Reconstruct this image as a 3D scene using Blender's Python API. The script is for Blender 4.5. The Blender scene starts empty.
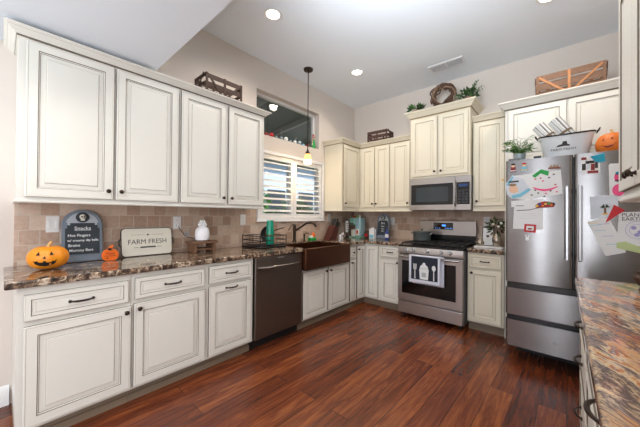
import bpy, bmesh, math, random
from mathutils import Vector, Matrix
random.seed(7)
S = bpy.context.scene
COL = S.collection
PI = math.pi

# ------------------------------------------------------------------ camera
YAW, PITCH, ROLL = 0.718, 0.007, 0.008
cam_d = bpy.data.cameras.new('camera')
cam_d.sensor_width = 36.0
cam_d.lens = 278.6 / 640 * 36.0
cam_d.clip_start = 0.02
cam = bpy.data.objects.new('camera', cam_d)
COL.objects.link(cam)
Fv = Vector((-math.sin(YAW) * math.cos(PITCH), math.cos(YAW) * math.cos(PITCH), math.sin(PITCH)))
Rv = Vector((math.cos(YAW), math.sin(YAW), 0))
Uv = Rv.cross(Fv)
R2 = Rv * math.cos(ROLL) + Uv * math.sin(ROLL)
U2 = -Rv * math.sin(ROLL) + Uv * math.cos(ROLL)
cam.matrix_world = Matrix(((R2.x, U2.x, -Fv.x, 2.78), (R2.y, U2.y, -Fv.y, -4.088),
                           (R2.z, U2.z, -Fv.z, 1.271), (0, 0, 0, 1)))
S.camera = cam

# ------------------------------------------------------------------ world, light, exposure
S.view_settings.view_transform = 'Standard'
S.view_settings.look = 'None'
S.view_settings.gamma = 1
S.view_settings.use_curve_mapping = False
S.view_settings.exposure = 0.48
W = bpy.data.worlds.new('world')
S.world = W
W.use_nodes = True
wb = W.node_tree.nodes['Background']
wb.inputs[0].default_value = (0.62, 0.78, 1.0, 1)
wb.inputs[1].default_value = 1.1


def area(name, loc, rot, sx, sy, power, color):
    l = bpy.data.lights.new(name, 'AREA')
    l.shape = 'RECTANGLE'; l.size = sx; l.size_y = sy
    l.energy = power; l.color = color
    o = bpy.data.objects.new(name, l)
    o.location = loc; o.rotation_euler = rot
    COL.objects.link(o)
    return o


# daylight from the glazed doors of the living area behind the kitchen
area('daylight_rear', (2.38, -8.7, 1.25), (math.radians(90), 0, 0), 0.55, 2.2, 30, (0.90, 0.95, 1.0))
# added fill lamp behind the camera, lighting the left cabinets; no window there
area('fill_right', (3.36, -6.4, 1.4), (math.radians(90), 0, math.radians(90)), 3.4, 2.0, 48, (0.90, 0.95, 1.0))
# daylight reaching the kitchen from the open family room to the rear left
area('daylight_side', (-3.4, -6.3, 1.4), (math.radians(90), 0, math.radians(-90)), 3.4, 2.0, 122, (0.93, 0.96, 1.0))


# added fill lamp above the frame, aimed up to brighten the high ceiling
fl = area('ceiling_fill', (2.1, -3.20, 2.45), (math.radians(90 + 36), 0, math.radians(6)), 1.0, 0.5, 19, (0.88, 0.95, 1.0))
area('soffit_fill', (1.6, -5.6, 1.1), (math.radians(180), 0, 0), 2.2, 1.4, 34, (0.82, 0.95, 1.0))  # added fill lamp behind the camera, facing up to brighten the soffit
# sun on the garden, behind the house as seen from inside
sun = bpy.data.lights.new('sun', 'SUN'); sun.energy = 5.0; sun.angle = 0.01; sun.color = (1, .96, .9)
so = bpy.data.objects.new('sun', sun); so.rotation_euler = (math.radians(-18), math.radians(42), 0); COL.objects.link(so)
fl.data.spread = math.radians(105)


def downlight(loc, power):
    l = bpy.data.lights.new('downlight', 'SPOT')
    l.energy = power; l.color = (1.0, 0.88, 0.76)
    l.spot_size = math.radians(150); l.spot_blend = 0.6; l.shadow_soft_size = 0.07
    o = bpy.data.objects.new('downlight', l)
    o.location = loc
    COL.objects.link(o)


# ------------------------------------------------------------------ materials
def nmat(name):
    m = bpy.data.materials.new(name)
    m.use_nodes = True
    nt = m.node_tree
    return m, nt, nt.nodes['Principled BSDF']


def lin(c):
    return tuple(((v / 255) / 12.92 if v / 255 <= 0.04045 else ((v / 255 + 0.055) / 1.055) ** 2.4) for v in c)


def mat(name, rgb, rough=0.5, metal=0.0, coat=0.0, bump=0.0, bscale=60, vary=0.0, emit=None, es=1.0, trans=0.0, alpha=1.0, spec=None):
    m, nt, b = nmat(name)
    col = lin(rgb)
    b.inputs['Base Color'].default_value = (*col, 1)
    b.inputs['Roughness'].default_value = rough
    b.inputs['Metallic'].default_value = metal
    b.inputs['Coat Weight'].default_value = coat
    if spec is not None:
        b.inputs['Specular IOR Level'].default_value = spec
    if trans:
        b.inputs['Transmission Weight'].default_value = trans
    if emit:
        b.inputs['Emission Color'].default_value = (*lin(emit), 1)
        b.inputs['Emission Strength'].default_value = es
    tc = nt.nodes.new('ShaderNodeTexCoord')
    no = nt.nodes.new('ShaderNodeTexNoise')
    no.inputs['Scale'].default_value = bscale
    no.inputs['Detail'].default_value = 3
    nt.links.new(tc.outputs['Object'], no.inputs['Vector'])
    if vary:
        mx = nt.nodes.new('ShaderNodeMix'); mx.data_type = 'RGBA'
        mx.inputs[6].default_value = (*[max(0, c * (1 - vary)) for c in col], 1)
        mx.inputs[7].default_value = (*[min(1, c * (1 + vary)) for c in col], 1)
        nt.links.new(no.outputs['Fac'], mx.inputs[0])
        nt.links.new(mx.outputs[2], b.inputs['Base Color'])
    if bump:
        bp = nt.nodes.new('ShaderNodeBump')
        bp.inputs['Strength'].default_value = bump
        bp.inputs['Distance'].default_value = 0.01
        nt.links.new(no.outputs['Fac'], bp.inputs['Height'])
        nt.links.new(bp.outputs['Normal'], b.inputs['Normal'])
    return m


def ramp(nt, stops, interp='LINEAR'):
    r = nt.nodes.new('ShaderNodeValToRGB')
    r.color_ramp.interpolation = interp
    e = r.color_ramp.elements
    while len(e) < len(stops):
        e.new(0.5)
    for i, (p, c) in enumerate(stops):
        e[i].position = p
        e[i].color = (*lin(c), 1)
    return r


def mapping(nt, scale, rot=(0, 0, 0)):
    tc = nt.nodes.new('ShaderNodeTexCoord')
    mp = nt.nodes.new('ShaderNodeMapping')
    mp.inputs['Scale'].default_value = scale
    mp.inputs['Rotation'].default_value = rot
    nt.links.new(tc.outputs['Object'], mp.inputs['Vector'])
    return mp


def floor_mat():
    m, nt, b = nmat('hand scraped wood floor')
    mp = mapping(nt, (1, 1, 1), (0, 0, math.radians(90 + 1.5)))
    br = nt.nodes.new('ShaderNodeTexBrick')
    br.offset = 0.37; br.offset_frequency = 2
    br.inputs['Scale'].default_value = 1
    br.inputs['Brick Width'].default_value = 1.6
    br.inputs['Row Height'].default_value = 0.142
    br.inputs['Mortar Size'].default_value = 0.0016
    br.inputs['Mortar Smooth'].default_value = 0.1
    br.inputs['Color1'].default_value = (0, 0, 0, 1)
    br.inputs['Color2'].default_value = (1, 1, 1, 1)
    br.inputs['Mortar'].default_value = (0.5, 0.5, 0.5, 1)
    nt.links.new(mp.outputs[0], br.inputs['Vector'])
    # grain, stretched along the plank
    mp2 = mapping(nt, (1, 1, 1), (0, 0, math.radians(90 + 1.5)))
    mul = nt.nodes.new('ShaderNodeVectorMath'); mul.operation = 'MULTIPLY'
    mul.inputs[1].default_value = (2.2, 22, 1)
    nt.links.new(mp2.outputs[0], mul.inputs[0])
    addv = nt.nodes.new('ShaderNodeVectorMath'); addv.operation = 'ADD'
    sc = nt.nodes.new('ShaderNodeVectorMath'); sc.operation = 'SCALE'
    sc.inputs['Scale'].default_value = 9
    nt.links.new(br.outputs['Color'], sc.inputs[0])
    nt.links.new(mul.outputs[0], addv.inputs[0])
    nt.links.new(sc.outputs[0], addv.inputs[1])
    n1 = nt.nodes.new('ShaderNodeTexNoise')
    n1.inputs['Scale'].default_value = 1.0; n1.inputs['Detail'].default_value = 8
    n1.inputs['Roughness'].default_value = 0.65; n1.inputs['Distortion'].default_value = 1.1
    nt.links.new(addv.outputs[0], n1.inputs['Vector'])
    r1 = ramp(nt, [(0.0, (40, 21, 16)), (0.35, (72, 35, 23)), (0.65, (106, 52, 30)), (1.0, (152, 86, 46))])
    ma = nt.nodes.new('ShaderNodeMath'); ma.operation = 'MULTIPLY_ADD'
    ma.inputs[1].default_value = 0.34; ma.inputs[2].default_value = -0.20
    nt.links.new(br.outputs['Color'], ma.inputs[0])
    mb = nt.nodes.new('ShaderNodeMath'); mb.operation = 'MULTIPLY_ADD'
    mb.inputs[1].default_value = 1.35
    nt.links.new(n1.outputs['Fac'], mb.inputs[0])
    nt.links.new(ma.outputs[0], mb.inputs[2])
    nt.links.new(mb.outputs[0], r1.inputs[0])
    mo = nt.nodes.new('ShaderNodeMix'); mo.data_type = 'RGBA'
    mo.inputs[7].default_value = (*lin((52, 24, 15)), 1)
    nt.links.new(br.outputs['Fac'], mo.inputs[0])
    nt.links.new(r1.outputs[0], mo.inputs[6])
    nt.links.new(mo.outputs[2], b.inputs['Base Color'])
    b.inputs['Roughness'].default_value = 0.27
    n2 = nt.nodes.new('ShaderNodeTexNoise')
    n2.inputs['Scale'].default_value = 1.4; n2.inputs['Detail'].default_value = 2
    n2.inputs['Distortion'].default_value = 0.8
    nt.links.new(addv.outputs[0], n2.inputs['Vector'])
    sb = nt.nodes.new('ShaderNodeMath'); sb.operation = 'SUBTRACT'
    nt.links.new(n2.outputs['Fac'], sb.inputs[0]); nt.links.new(br.outputs['Fac'], sb.inputs[1])
    bp = nt.nodes.new('ShaderNodeBump'); bp.inputs['Strength'].default_value = 0.35; bp.inputs['Distance'].default_value = 0.006
    nt.links.new(sb.outputs[0], bp.inputs['Height']); nt.links.new(bp.outputs[0], b.inputs['Normal'])
    return m


def tile_mat(name, axes):
    m, nt, b = nmat(name)
    tc = nt.nodes.new('ShaderNodeTexCoord')
    sp = nt.nodes.new('ShaderNodeSeparateXYZ'); cb = nt.nodes.new('ShaderNodeCombineXYZ')
    nt.links.new(tc.outputs['Object'], sp.inputs[0])
    nt.links.new(sp.outputs[axes], cb.inputs[0]); nt.links.new(sp.outputs['Z'], cb.inputs[1])
    mp = nt.nodes.new('ShaderNodeMapping'); mp.inputs['Location'].default_value = (0.045, -0.02, 0)
    nt.links.new(cb.outputs[0], mp.inputs[0])
    br = nt.nodes.new('ShaderNodeTexBrick')
    br.offset = 0.5
    br.inputs['Scale'].default_value = 1
    br.inputs['Brick Width'].default_value = 0.103
    br.inputs['Row Height'].default_value = 0.103
    br.inputs['Mortar Size'].default_value = 0.0032
    br.inputs['Mortar Smooth'].default_value = 0.25
    br.inputs['Color1'].default_value = (0, 0, 0, 1); br.inputs['Color2'].default_value = (1, 1, 1, 1)
    nt.links.new(mp.outputs[0], br.inputs['Vector'])
    no = nt.nodes.new('ShaderNodeTexNoise'); no.inputs['Scale'].default_value = 38; no.inputs['Detail'].default_value = 6
    no.inputs['Roughness'].default_value = 0.7
    nt.links.new(mp.outputs[0], no.inputs['Vector'])
    ad = nt.nodes.new('ShaderNodeMath'); ad.operation = 'MULTIPLY_ADD'; ad.inputs[1].default_value = 0.5
    nt.links.new(br.outputs['Color'], ad.inputs[0])
    hf = nt.nodes.new('ShaderNodeMath'); hf.operation = 'MULTIPLY'; hf.inputs[1].default_value = 0.6
    nt.links.new(no.outputs['Fac'], hf.inputs[0]); nt.links.new(hf.outputs[0], ad.inputs[2])
    r = ramp(nt, [(0.1, (146, 118, 100)), (0.4, (178, 150, 131)), (0.65, (198, 174, 156)), (0.95, (216, 198, 182))])
    nt.links.new(ad.outputs[0], r.inputs[0])
    mo = nt.nodes.new('ShaderNodeMix'); mo.data_type = 'RGBA'
    mo.inputs[7].default_value = (*lin((196, 184, 170)), 1)
    nt.links.new(br.outputs['Fac'], mo.inputs[0]); nt.links.new(r.outputs[0], mo.inputs[6])
    nt.links.new(mo.outputs[2], b.inputs['Base Color'])
    b.inputs['Roughness'].default_value = 0.55
    sb = nt.nodes.new('ShaderNodeMath'); sb.operation = 'SUBTRACT'
    nt.links.new(no.outputs['Fac'], sb.inputs[0]); nt.links.new(br.outputs['Fac'], sb.inputs[1])
    bp = nt.nodes.new('ShaderNodeBump'); bp.inputs['Strength'].default_value = 0.4; bp.inputs['Distance'].default_value = 0.004
    nt.links.new(sb.outputs[0], bp.inputs['Height']); nt.links.new(bp.outputs[0], b.inputs['Normal'])
    return m


def granite_brown():
    m, nt, b = nmat('brown speckled granite')
    mp = mapping(nt, (1, 1, 1), (0.3, 0.2, 0.5))
    n1 = nt.nodes.new('ShaderNodeTexNoise'); n1.inputs['Scale'].default_value = 26; n1.inputs['Detail'].default_value = 9
    n1.inputs['Roughness'].default_value = 0.72; n1.inputs['Distortion'].default_value = 0.7
    nt.links.new(mp.outputs[0], n1.inputs['Vector'])
    r = ramp(nt, [(0.36, (28, 22, 20)), (0.46, (72, 54, 44)), (0.51, (118, 96, 78)), (0.56, (168, 146, 122)), (0.62, (214, 200, 182)), (0.68, (92, 70, 58))])
    nt.links.new(n1.outputs['Fac'], r.inputs[0])
    nt.links.new(r.outputs[0], b.inputs['Base Color'])
    b.inputs['Roughness'].default_value = 0.10
    b.inputs['Coat Weight'].default_value = 0.3
    b.inputs['Coat Roughness'].default_value = 0.05
    return m


def granite_flow():
    m, nt, b = nmat('multicolour flowing granite')
    tc0 = nt.nodes.new('ShaderNodeTexCoord')
    ro = nt.nodes.new('ShaderNodeMapping'); ro.inputs['Rotation'].default_value = (0, 0, math.radians(58))
    mp = nt.nodes.new('ShaderNodeMapping'); mp.inputs['Scale'].default_value = (3.0, 8.5, 7.0)
    nt.links.new(tc0.outputs['Object'], ro.inputs['Vector']); nt.links.new(ro.outputs[0], mp.inputs['Vector'])
    n0 = nt.nodes.new('ShaderNodeTexNoise'); n0.inputs['Scale'].default_value = 0.9; n0.inputs['Detail'].default_value = 3
    nt.links.new(mp.outputs[0], n0.inputs['Vector'])
    ad = nt.nodes.new('ShaderNodeVectorMath'); ad.operation = 'MULTIPLY_ADD'
    ad.inputs[1].default_value = (.75, .75, .75)
    nt.links.new(n0.outputs['Color'], ad.inputs[0]); nt.links.new(mp.outputs[0], ad.inputs[2])
    n1 = nt.nodes.new('ShaderNodeTexNoise'); n1.inputs['Scale'].default_value = 1.5; n1.inputs['Detail'].default_value = 10
    n1.inputs['Roughness'].default_value = 0.7; n1.inputs['Distortion'].default_value = 0.5
    nt.links.new(ad.outputs[0], n1.inputs['Vector'])
    r = ramp(nt, [(0.30, (40, 36, 38)), (0.38, (96, 84, 82)), (0.43, (176, 150, 122)), (0.47, (74, 66, 66)), (0.51, (132, 112, 104)),
                  (0.55, (206, 184, 150)), (0.59, (170, 100, 44)), (0.63, (110, 100, 104)), (0.68, (222, 206, 180)), (0.76, (120, 70, 44))])
    nt.links.new(n1.outputs['Fac'], r.inputs[0])
    n2 = nt.nodes.new('ShaderNodeTexNoise'); n2.inputs['Scale'].default_value = 0.5; n2.inputs['Detail'].default_value = 4
    nt.links.new(ad.outputs[0], n2.inputs['Vector'])
    r2 = ramp(nt, [(0.49, (0, 0, 0)), (0.57, (255, 255, 255))])
    nt.links.new(n2.outputs['Fac'], r2.inputs[0])
    r3 = ramp(nt, [(0.38, (56, 48, 48)), (0.45, (206, 134, 62)), (0.49, (104, 98, 106)), (0.54, (170, 84, 48)), (0.60, (228, 196, 144)), (0.68, (70, 62, 62))])
    nt.links.new(n1.outputs['Fac'], r3.inputs[0])
    mx = nt.nodes.new('ShaderNodeMix'); mx.data_type = 'RGBA'
    nt.links.new(r2.outputs[0], mx.inputs[0]); nt.links.new(r.outputs[0], mx.inputs[6]); nt.links.new(r3.outputs[0], mx.inputs[7])
    nt.links.new(mx.outputs[2], b.inputs['Base Color'])
    b.inputs['Roughness'].default_value = 0.09
    return m


def steel(name, rgb, rough=0.28, axis_scale=(3, 3, 260), bs=0.03, metal=1.0):
    m, nt, b = nmat(name)
    mp = mapping(nt, axis_scale)
    n = nt.nodes.new('ShaderNodeTexNoise'); n.inputs['Scale'].default_value = 1; n.inputs['Detail'].default_value = 2
    nt.links.new(mp.outputs[0], n.inputs['Vector'])
    c = lin(rgb)
    mx = nt.nodes.new('ShaderNodeMix'); mx.data_type = 'RGBA'
    mx.inputs[6].default_value = (*[v * .9 for v in c], 1); mx.inputs[7].default_value = (*[min(1, v * 1.1) for v in c], 1)
    nt.links.new(n.outputs['Fac'], mx.inputs[0]); nt.links.new(mx.outputs[2], b.inputs['Base Color'])
    b.inputs['Metallic'].default_value = metal
    b.inputs['Roughness'].default_value = rough
    b.inputs['Anisotropic'].default_value = 0.7
    b.inputs['Anisotropic Rotation'].default_value = 0.25
    tg = nt.nodes.new('ShaderNodeTangent'); tg.direction_type = 'RADIAL'; tg.axis = 'Z'
    nt.links.new(tg.outputs[0], b.inputs['Tangent'])
    bp = nt.nodes.new('ShaderNodeBump'); bp.inputs['Strength'].default_value = bs; bp.inputs['Distance'].default_value = 0.002
    nt.links.new(n.outputs['Fac'], bp.inputs['Height']); nt.links.new(bp.outputs[0], b.inputs['Normal'])
    return m


def stripes(name, c1, c2, scale, axis='X', dist=0.0):
    m, nt, b = nmat(name)
    tc = nt.nodes.new('ShaderNodeTexCoord')
    w = nt.nodes.new('ShaderNodeTexWave'); w.bands_direction = axis
    w.inputs['Scale'].default_value = scale; w.inputs['Distortion'].default_value = dist
    w.inputs['Detail'].default_value = 3; w.inputs['Detail Scale'].default_value = 4
    nt.links.new(tc.outputs['Object'], w.inputs['Vector'])
    r = ramp(nt, [(0.25, c1), (0.6, c2)])
    nt.links.new(w.outputs['Fac'], r.inputs[0]); nt.links.new(r.outputs[0], b.inputs['Base Color'])
    b.inputs['Roughness'].default_value = 0.8
    return m


M = {}
M['cream'] = mat('antique cream paint', (228, 226, 218), 0.38, vary=0.02, bscale=4)
M['cream_warm'] = mat('warm cream paint', (230, 223, 203), 0.38, vary=0.02, bscale=4)  # yellower cream on several corner and back wall cabinets
M['glaze'] = mat('dark brown glaze and gap shade', (112, 100, 88), 0.6)  # groove glaze; on panel sides it also paints the shade of the gaps
M['glaze2'] = mat('light brown glaze', (184, 177, 164), 0.6)
M['glazeW'] = mat('honey brown glaze and gap shade', (146, 128, 100), 0.6)
M['glaze2W'] = mat('light honey glaze', (198, 186, 160), 0.6)
M['bronze'] = mat('oil rubbed bronze', (62, 50, 44), 0.32, 0.85)
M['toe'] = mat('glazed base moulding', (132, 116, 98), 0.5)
M['wall'] = mat('warm beige wall paint', (214, 205, 197), 0.75, bump=0.05, bscale=120)
M['ceil'] = mat('ceiling paint', (232, 238, 246), 0.8, bump=0.05, bscale=90)
M['white'] = mat('white semi gloss paint', (232, 232, 232), 0.35)
M['floor'] = floor_mat()
M['tileL'] = tile_mat('tumbled travertine side', 'Y')
M['tileB'] = tile_mat('tumbled travertine back', 'X')
M['granite'] = granite_brown()
M['granite2'] = granite_flow()
M['steel'] = steel('brushed stainless', (186, 181, 178), 0.30)
M['steelV'] = steel('brushed stainless doors', (142, 140, 140), 0.27)
M['steelH'] = steel('polished stainless handle', (176, 176, 178), 0.26)
M['steelD'] = steel('dark stainless', (130, 121, 116), 0.42)
M['greyside'] = mat('grey painted steel side', (104, 106, 110), 0.45, 0.3)
M['copper'] = mat('dark hammered copper', (98, 62, 44), 0.36, 0.9, bump=0.35, bscale=70, vary=0.3)
M['black'] = mat('black enamel', (14, 14, 15), 0.2)
M['blackM'] = mat('matt black iron', (24, 24, 25), 0.55)
M['glassB'] = mat('black oven glass', (8, 8, 10), 0.05, spec=0.6)
M['glassG'] = mat('dark microwave glass', (52, 60, 64), 0.12)
M['rattan'] = mat('dark stained wood', (62, 42, 33), 0.7, bump=0.3, bscale=90, vary=0.3)
M['crateW'] = mat('weathered brown wood', (118, 90, 72), 0.8, bump=0.3, bscale=70, vary=0.3)
M['crateO'] = mat('orange brown wood', (172, 120, 80), 0.75, bump=0.2, bscale=70, vary=0.2)
M['crateD'] = mat('dark brown crate wood', (66, 42, 34), 0.75, bump=0.2, bscale=70, vary=0.3)
M['twig'] = mat('grapevine twig', (98, 72, 58), 0.85, vary=0.5, bscale=30)
M['twig2'] = mat('pale grapevine twig', (150, 122, 100), 0.85, vary=0.3, bscale=30)
M['leaf'] = mat('green leaf', (70, 122, 52), 0.5, vary=0.35, bscale=25)
M['leafD'] = mat('dark green leaf', (58, 82, 46), 0.55, vary=0.4, bscale=25)
M['leafP'] = mat('pale green leaf', (122, 168, 84), 0.5, vary=0.25, bscale=25)
M['terra'] = mat('terracotta', (158, 116, 92), 0.8, vary=0.1)
M['pumpkin'] = mat('orange pumpkin skin', (238, 146, 26), 0.38, vary=0.12, bscale=18)
M['pumpkinF'] = mat('deep orange pumpkin skin', (226, 120, 38), 0.45, vary=0.12, bscale=18)
M['stem'] = mat('dry pumpkin stem', (206, 160, 96), 0.7)
M['orangeboard'] = mat('orange painted board', (240, 112, 30), 0.5)
M['slate'] = mat('chalkboard', (44, 52, 60), 0.6)
M['stone'] = mat('grey blue tombstone paint', (116, 128, 142), 0.65, bump=0.2, bscale=60, vary=0.15)
M['stoneL'] = mat('pale grey tombstone paint', (176, 184, 194), 0.65, vary=0.1)
M['bone'] = mat('skull white', (222, 222, 212), 0.6)
M['dark'] = mat('dark cavity', (16, 14, 14), 0.8)
M['ink'] = mat('dark grey ink', (60, 58, 58), 0.8)
M['chalk'] = mat('chalk white', (228, 232, 234), 0.9)
M['sign'] = mat('cream enamel sign', (228, 224, 210), 0.35)
M['ceramic'] = mat('white ceramic', (238, 238, 240), 0.25)
M['plastic'] = mat('white outlet plastic', (226, 226, 226), 0.4)
M['wood'] = mat('walnut stained wood', (118, 84, 62), 0.6, vary=0.3, bscale=30)
M['woodR'] = mat('red brown knife block wood', (74, 30, 22), 0.4, vary=0.2, bscale=30)
M['teal'] = mat('teal plastic tumbler', (0, 140, 112), 0.25, coat=0.3)
M['mint'] = mat('mint green enamel', (134, 186, 168), 0.35)
M['mintB'] = mat('pale blue enamel', (150, 184, 192), 0.35)
M['red'] = mat('red', (190, 22, 34), 0.45)
M['redD'] = mat('dark red', (130, 30, 30), 0.5)
M['pink'] = mat('pink', (236, 84, 140), 0.6)
M['green'] = mat('green', (18, 160, 70), 0.5)
M['blue'] = mat('light blue', (120, 190, 215), 0.6)
M['blueD'] = mat('blue', (36, 66, 150), 0.5)
M['tealcard'] = mat('teal card', (0, 150, 180), 0.5)
M['yellow'] = mat('yellow', (236, 190, 60), 0.5)
M['skin'] = mat('peach', (232, 190, 160), 0.6)
M['paper'] = mat('white paper', (226, 228, 230), 0.8)
M['paperB'] = mat('bluish paper', (206, 214, 224), 0.8)
M['paperG'] = mat('pale green crayon', (190, 206, 150), 0.8)
M['lav'] = mat('lavender pencil', (160, 156, 206), 0.8)
M['news'] = stripes('printed newspaper', (70, 68, 68), (224, 222, 216), 22, 'X', 1.5)
M['newsline'] = mat('grey print lines', (138, 136, 134), .9)
M['tub'] = mat('white enamel tub', (218, 224, 230), 0.3)
M['twine'] = mat('twine', (128, 112, 92), 0.9)
M['navy'] = mat('dark navy cotton', (38, 42, 56), 0.9)
M['cloth'] = mat('white cotton', (212, 216, 230), 0.9)
M['potgrey'] = mat('grey enamel pot', (92, 100, 100), 0.35, 0.2)
M['silver'] = mat('mercury silver', (170, 160, 146), 0.25, 0.9, vary=0.3, bscale=40)
M['tin'] = mat('galvanised tin', (150, 166, 172), 0.4, 0.4)
M['led'] = mat('blue display digits', (60, 120, 200), 0.4, emit=(70, 150, 255), es=1.2)
M['shade'] = mat('amber pendant glass', (246, 190, 110), 0.3, emit=(255, 176, 88), es=1.5)
M['shadeW'] = mat('white pendant glass', (250, 230, 190), 0.3, emit=(255, 226, 170), es=2.2)
M['lamp'] = mat('downlight lens', (255, 255, 255), 0.4, emit=(255, 246, 232), es=9)
M['patio'] = mat('dark patio roof board', (98, 98, 98), 0.8)
M['patioB'] = mat('patio beam', (136, 134, 130), 0.8)
M['stucco'] = mat('grey blue stucco', (176, 186, 200), 0.9, bump=0.2)
M['lawn'] = mat('lawn', (96, 118, 62), 0.9, vary=0.3)
M['ventD'] = mat('vent dark slot', (70, 72, 76), 0.7)
M['grey'] = mat('grey blade', (178, 180, 184), 0.5)
# clear glass
gm, gnt, gb = nmat('window glass')
gb.inputs['Base Color'].default_value = (1, 1, 1, 1)
gb.inputs['Roughness'].default_value = 0.0
gb.inputs['Transmission Weight'].default_value = 1.0
gb.inputs['IOR'].default_value = 1.45
M['glass'] = gm


# ------------------------------------------------------------------ mesh builder (world coordinates)
class MB:
    def __init__(s):
        s.v = []; s.f = []; s.m = []; s.X = None

    def add(s, vs, fs, m=0):
        k = len(s.v)
        for p in vs:
            p = Vector(p)
            s.v.append(s.X @ p if s.X is not None else p)
        for f in fs:
            s.f.append(tuple(i + k for i in f)); s.m.append(m)
        return s

    def box(s, x0, y0, z0, x1, y1, z1, m=0):
        x0, x1 = min(x0, x1), max(x0, x1); y0, y1 = min(y0, y1), max(y0, y1); z0, z1 = min(z0, z1), max(z0, z1)
        return s.add([(x0, y0, z0), (x1, y0, z0), (x1, y1, z0), (x0, y1, z0), (x0, y0, z1), (x1, y0, z1), (x1, y1, z1), (x0, y1, z1)],
                     [(0, 3, 2, 1), (4, 5, 6, 7), (0, 1, 5, 4), (1, 2, 6, 5), (2, 3, 7, 6), (3, 0, 4, 7)], m)

    def prism(s, pts, ext, m=0, mcap=None):
        """polygon of 3D points extruded by the vector ext"""
        n = len(pts); e = Vector(ext)
        vs = [Vector(p) for p in pts] + [Vector(p) + e for p in pts]
        k = len(s.v)
        s.add(vs, [], m)
        for i in range(n):
            s.f.append((k + i, k + (i + 1) % n, k + n + (i + 1) % n, k + n + i)); s.m.append(m)
        c = m if mcap is None else mcap
        s.f.append(tuple(k + n - 1 - i for i in range(n))); s.m.append(m)
        s.f.append(tuple(k + n + i for i in range(n))); s.m.append(c)
        return s

    def lathe(s, prof, base, axis=(0, 0, 1), n=16, m=0, mats=None, sx=1.0, sy=1.0):
        a = Vector(axis).normalized()
        t = Vector((1, 0, 0)) if abs(a.x) < 0.9 else Vector((0, 1, 0))
        if abs(a.z) > 0.9: t = Vector((1, 0, 0))
        u = (t - a * t.dot(a)).normalized(); w = a.cross(u)
        k = len(s.v); b = Vector(base)
        vs = []
        for r, h in prof:
            for i in range(n):
                an = 2 * PI * i / n
                vs.append(b + a * h + u * (r * sx * math.cos(an)) + w * (r * sy * math.sin(an)))
        s.add(vs, [], m)
        for j in range(len(prof) - 1):
            mm = m if mats is None else mats[j]
            for i in range(n):
                s.f.append((k + j * n + i, k + j * n + (i + 1) % n, k + (j + 1) * n + (i + 1) % n, k + (j + 1) * n + i)); s.m.append(mm)
        if prof[0][0] > 1e-6:
            s.f.append(tuple(k + n - 1 - i for i in range(n))); s.m.append(m if mats is None else mats[0])
        if prof[-1][0] > 1e-6:
            q = k + (len(prof) - 1) * n
            s.f.append(tuple(q + i for i in range(n))); s.m.append(m if mats is None else mats[-1])
        return s

    def tube(s, pts, r, n=8, m=0):
        pts = [Vector(p) for p in pts]
        k = len(s.v); vs = []
        rr = r if isinstance(r, (list, tuple)) else [r] * len(pts)
        prev = None
        for i, p in enumerate(pts):
            d = (pts[min(i + 1, len(pts) - 1)] - pts[max(i - 1, 0)]).normalized()
            if prev is None:
                t = Vector((0, 0, 1)) if abs(d.z) < 0.9 else Vector((1, 0, 0))
            else:
                t = prev
            u = (t - d * t.dot(d)).normalized(); prev = u
            w = d.cross(u)
            for j in range(n):
                an = 2 * PI * j / n
                vs.append(p + (u * math.cos(an) + w * math.sin(an)) * rr[i])
        s.add(vs, [], m)
        for i in range(len(pts) - 1):
            for j in range(n):
                s.f.append((k + i * n + j, k + i * n + (j + 1) % n, k + (i + 1) * n + (j + 1) % n, k + (i + 1) * n + j)); s.m.append(m)
        s.f.append(tuple(k + n - 1 - j for j in range(n))); s.m.append(m)
        q = k + (len(pts) - 1) * n
        s.f.append(tuple(q + j for j in range(n))); s.m.append(m)
        return s

    def ball(s, c, rx, ry=None, rz=None, m=0, n=14, k2=8):
        ry = rx if ry is None else ry; rz = rx if rz is None else rz
        prof = [(math.sin(PI * i / k2), -math.cos(PI * i / k2)) for i in range(k2 + 1)]
        k = len(s.v); vs = []
        for r, h in prof:
            for i in range(n):
                a = 2 * PI * i / n
                vs.append((c[0] + rx * r * math.cos(a), c[1] + ry * r * math.sin(a), c[2] + rz * h))
        s.add(vs, [], m)
        for j in range(k2):
            for i in range(n):
                s.f.append((k + j * n + i, k + j * n + (i + 1) % n, k + (j + 1) * n + (i + 1) % n, k + (j + 1) * n + i)); s.m.append(m)
        return s

    def build(s, name, mats, parent=None, bevel=0.0, smooth=True, seg=2):
        off = Vector(parent['_o']) if parent is not None and '_o' in parent else Vector((0, 0, 0))
        me = bpy.data.meshes.new(name)
        me.from_pydata([v - off for v in s.v], [], s.f)
        if not isinstance(mats, (list, tuple)): mats = [mats]
        for mm in mats: me.materials.append(M[mm] if isinstance(mm, str) else mm)
        me.polygons.foreach_set('material_index', s.m)
        bm = bmesh.new(); bm.from_mesh(me)
        bmesh.ops.remove_doubles(bm, verts=bm.verts, dist=1e-6)
        bmesh.ops.recalc_face_normals(bm, faces=bm.faces)
        bm.to_mesh(me); bm.free()
        if smooth:
            me.polygons.foreach_set('use_smooth', [True] * len(me.polygons))
            me.set_sharp_from_angle(angle=math.radians(38))
        o = bpy.data.objects.new(name, me)
        COL.objects.link(o)
        if parent is not None:
            o.parent = parent
            o['_o'] = tuple(off)
        if bevel:
            b = o.modifiers.new('bevel', 'BEVEL'); b.width = bevel; b.segments = seg
            b.limit_method = 'ANGLE'; b.angle_limit = math.radians(35)
        return o


def tag(o, label, cat, group=None):
    o['label'] = label; o['category'] = cat
    if group: o['group'] = group
    return o


def thing(name, loc, label, cat, group=None):
    o = bpy.data.objects.new(name, None)
    o.empty_display_size = 0.05
    o.location = loc; o['_o'] = tuple(loc)
    COL.objects.link(o)
    return tag(o, label, cat, group)


def struct(o):
    o['kind'] = 'structure'
    return o


def shift_tree(o, d):
    o.location = Vector(o.location) + Vector(d)


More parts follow.
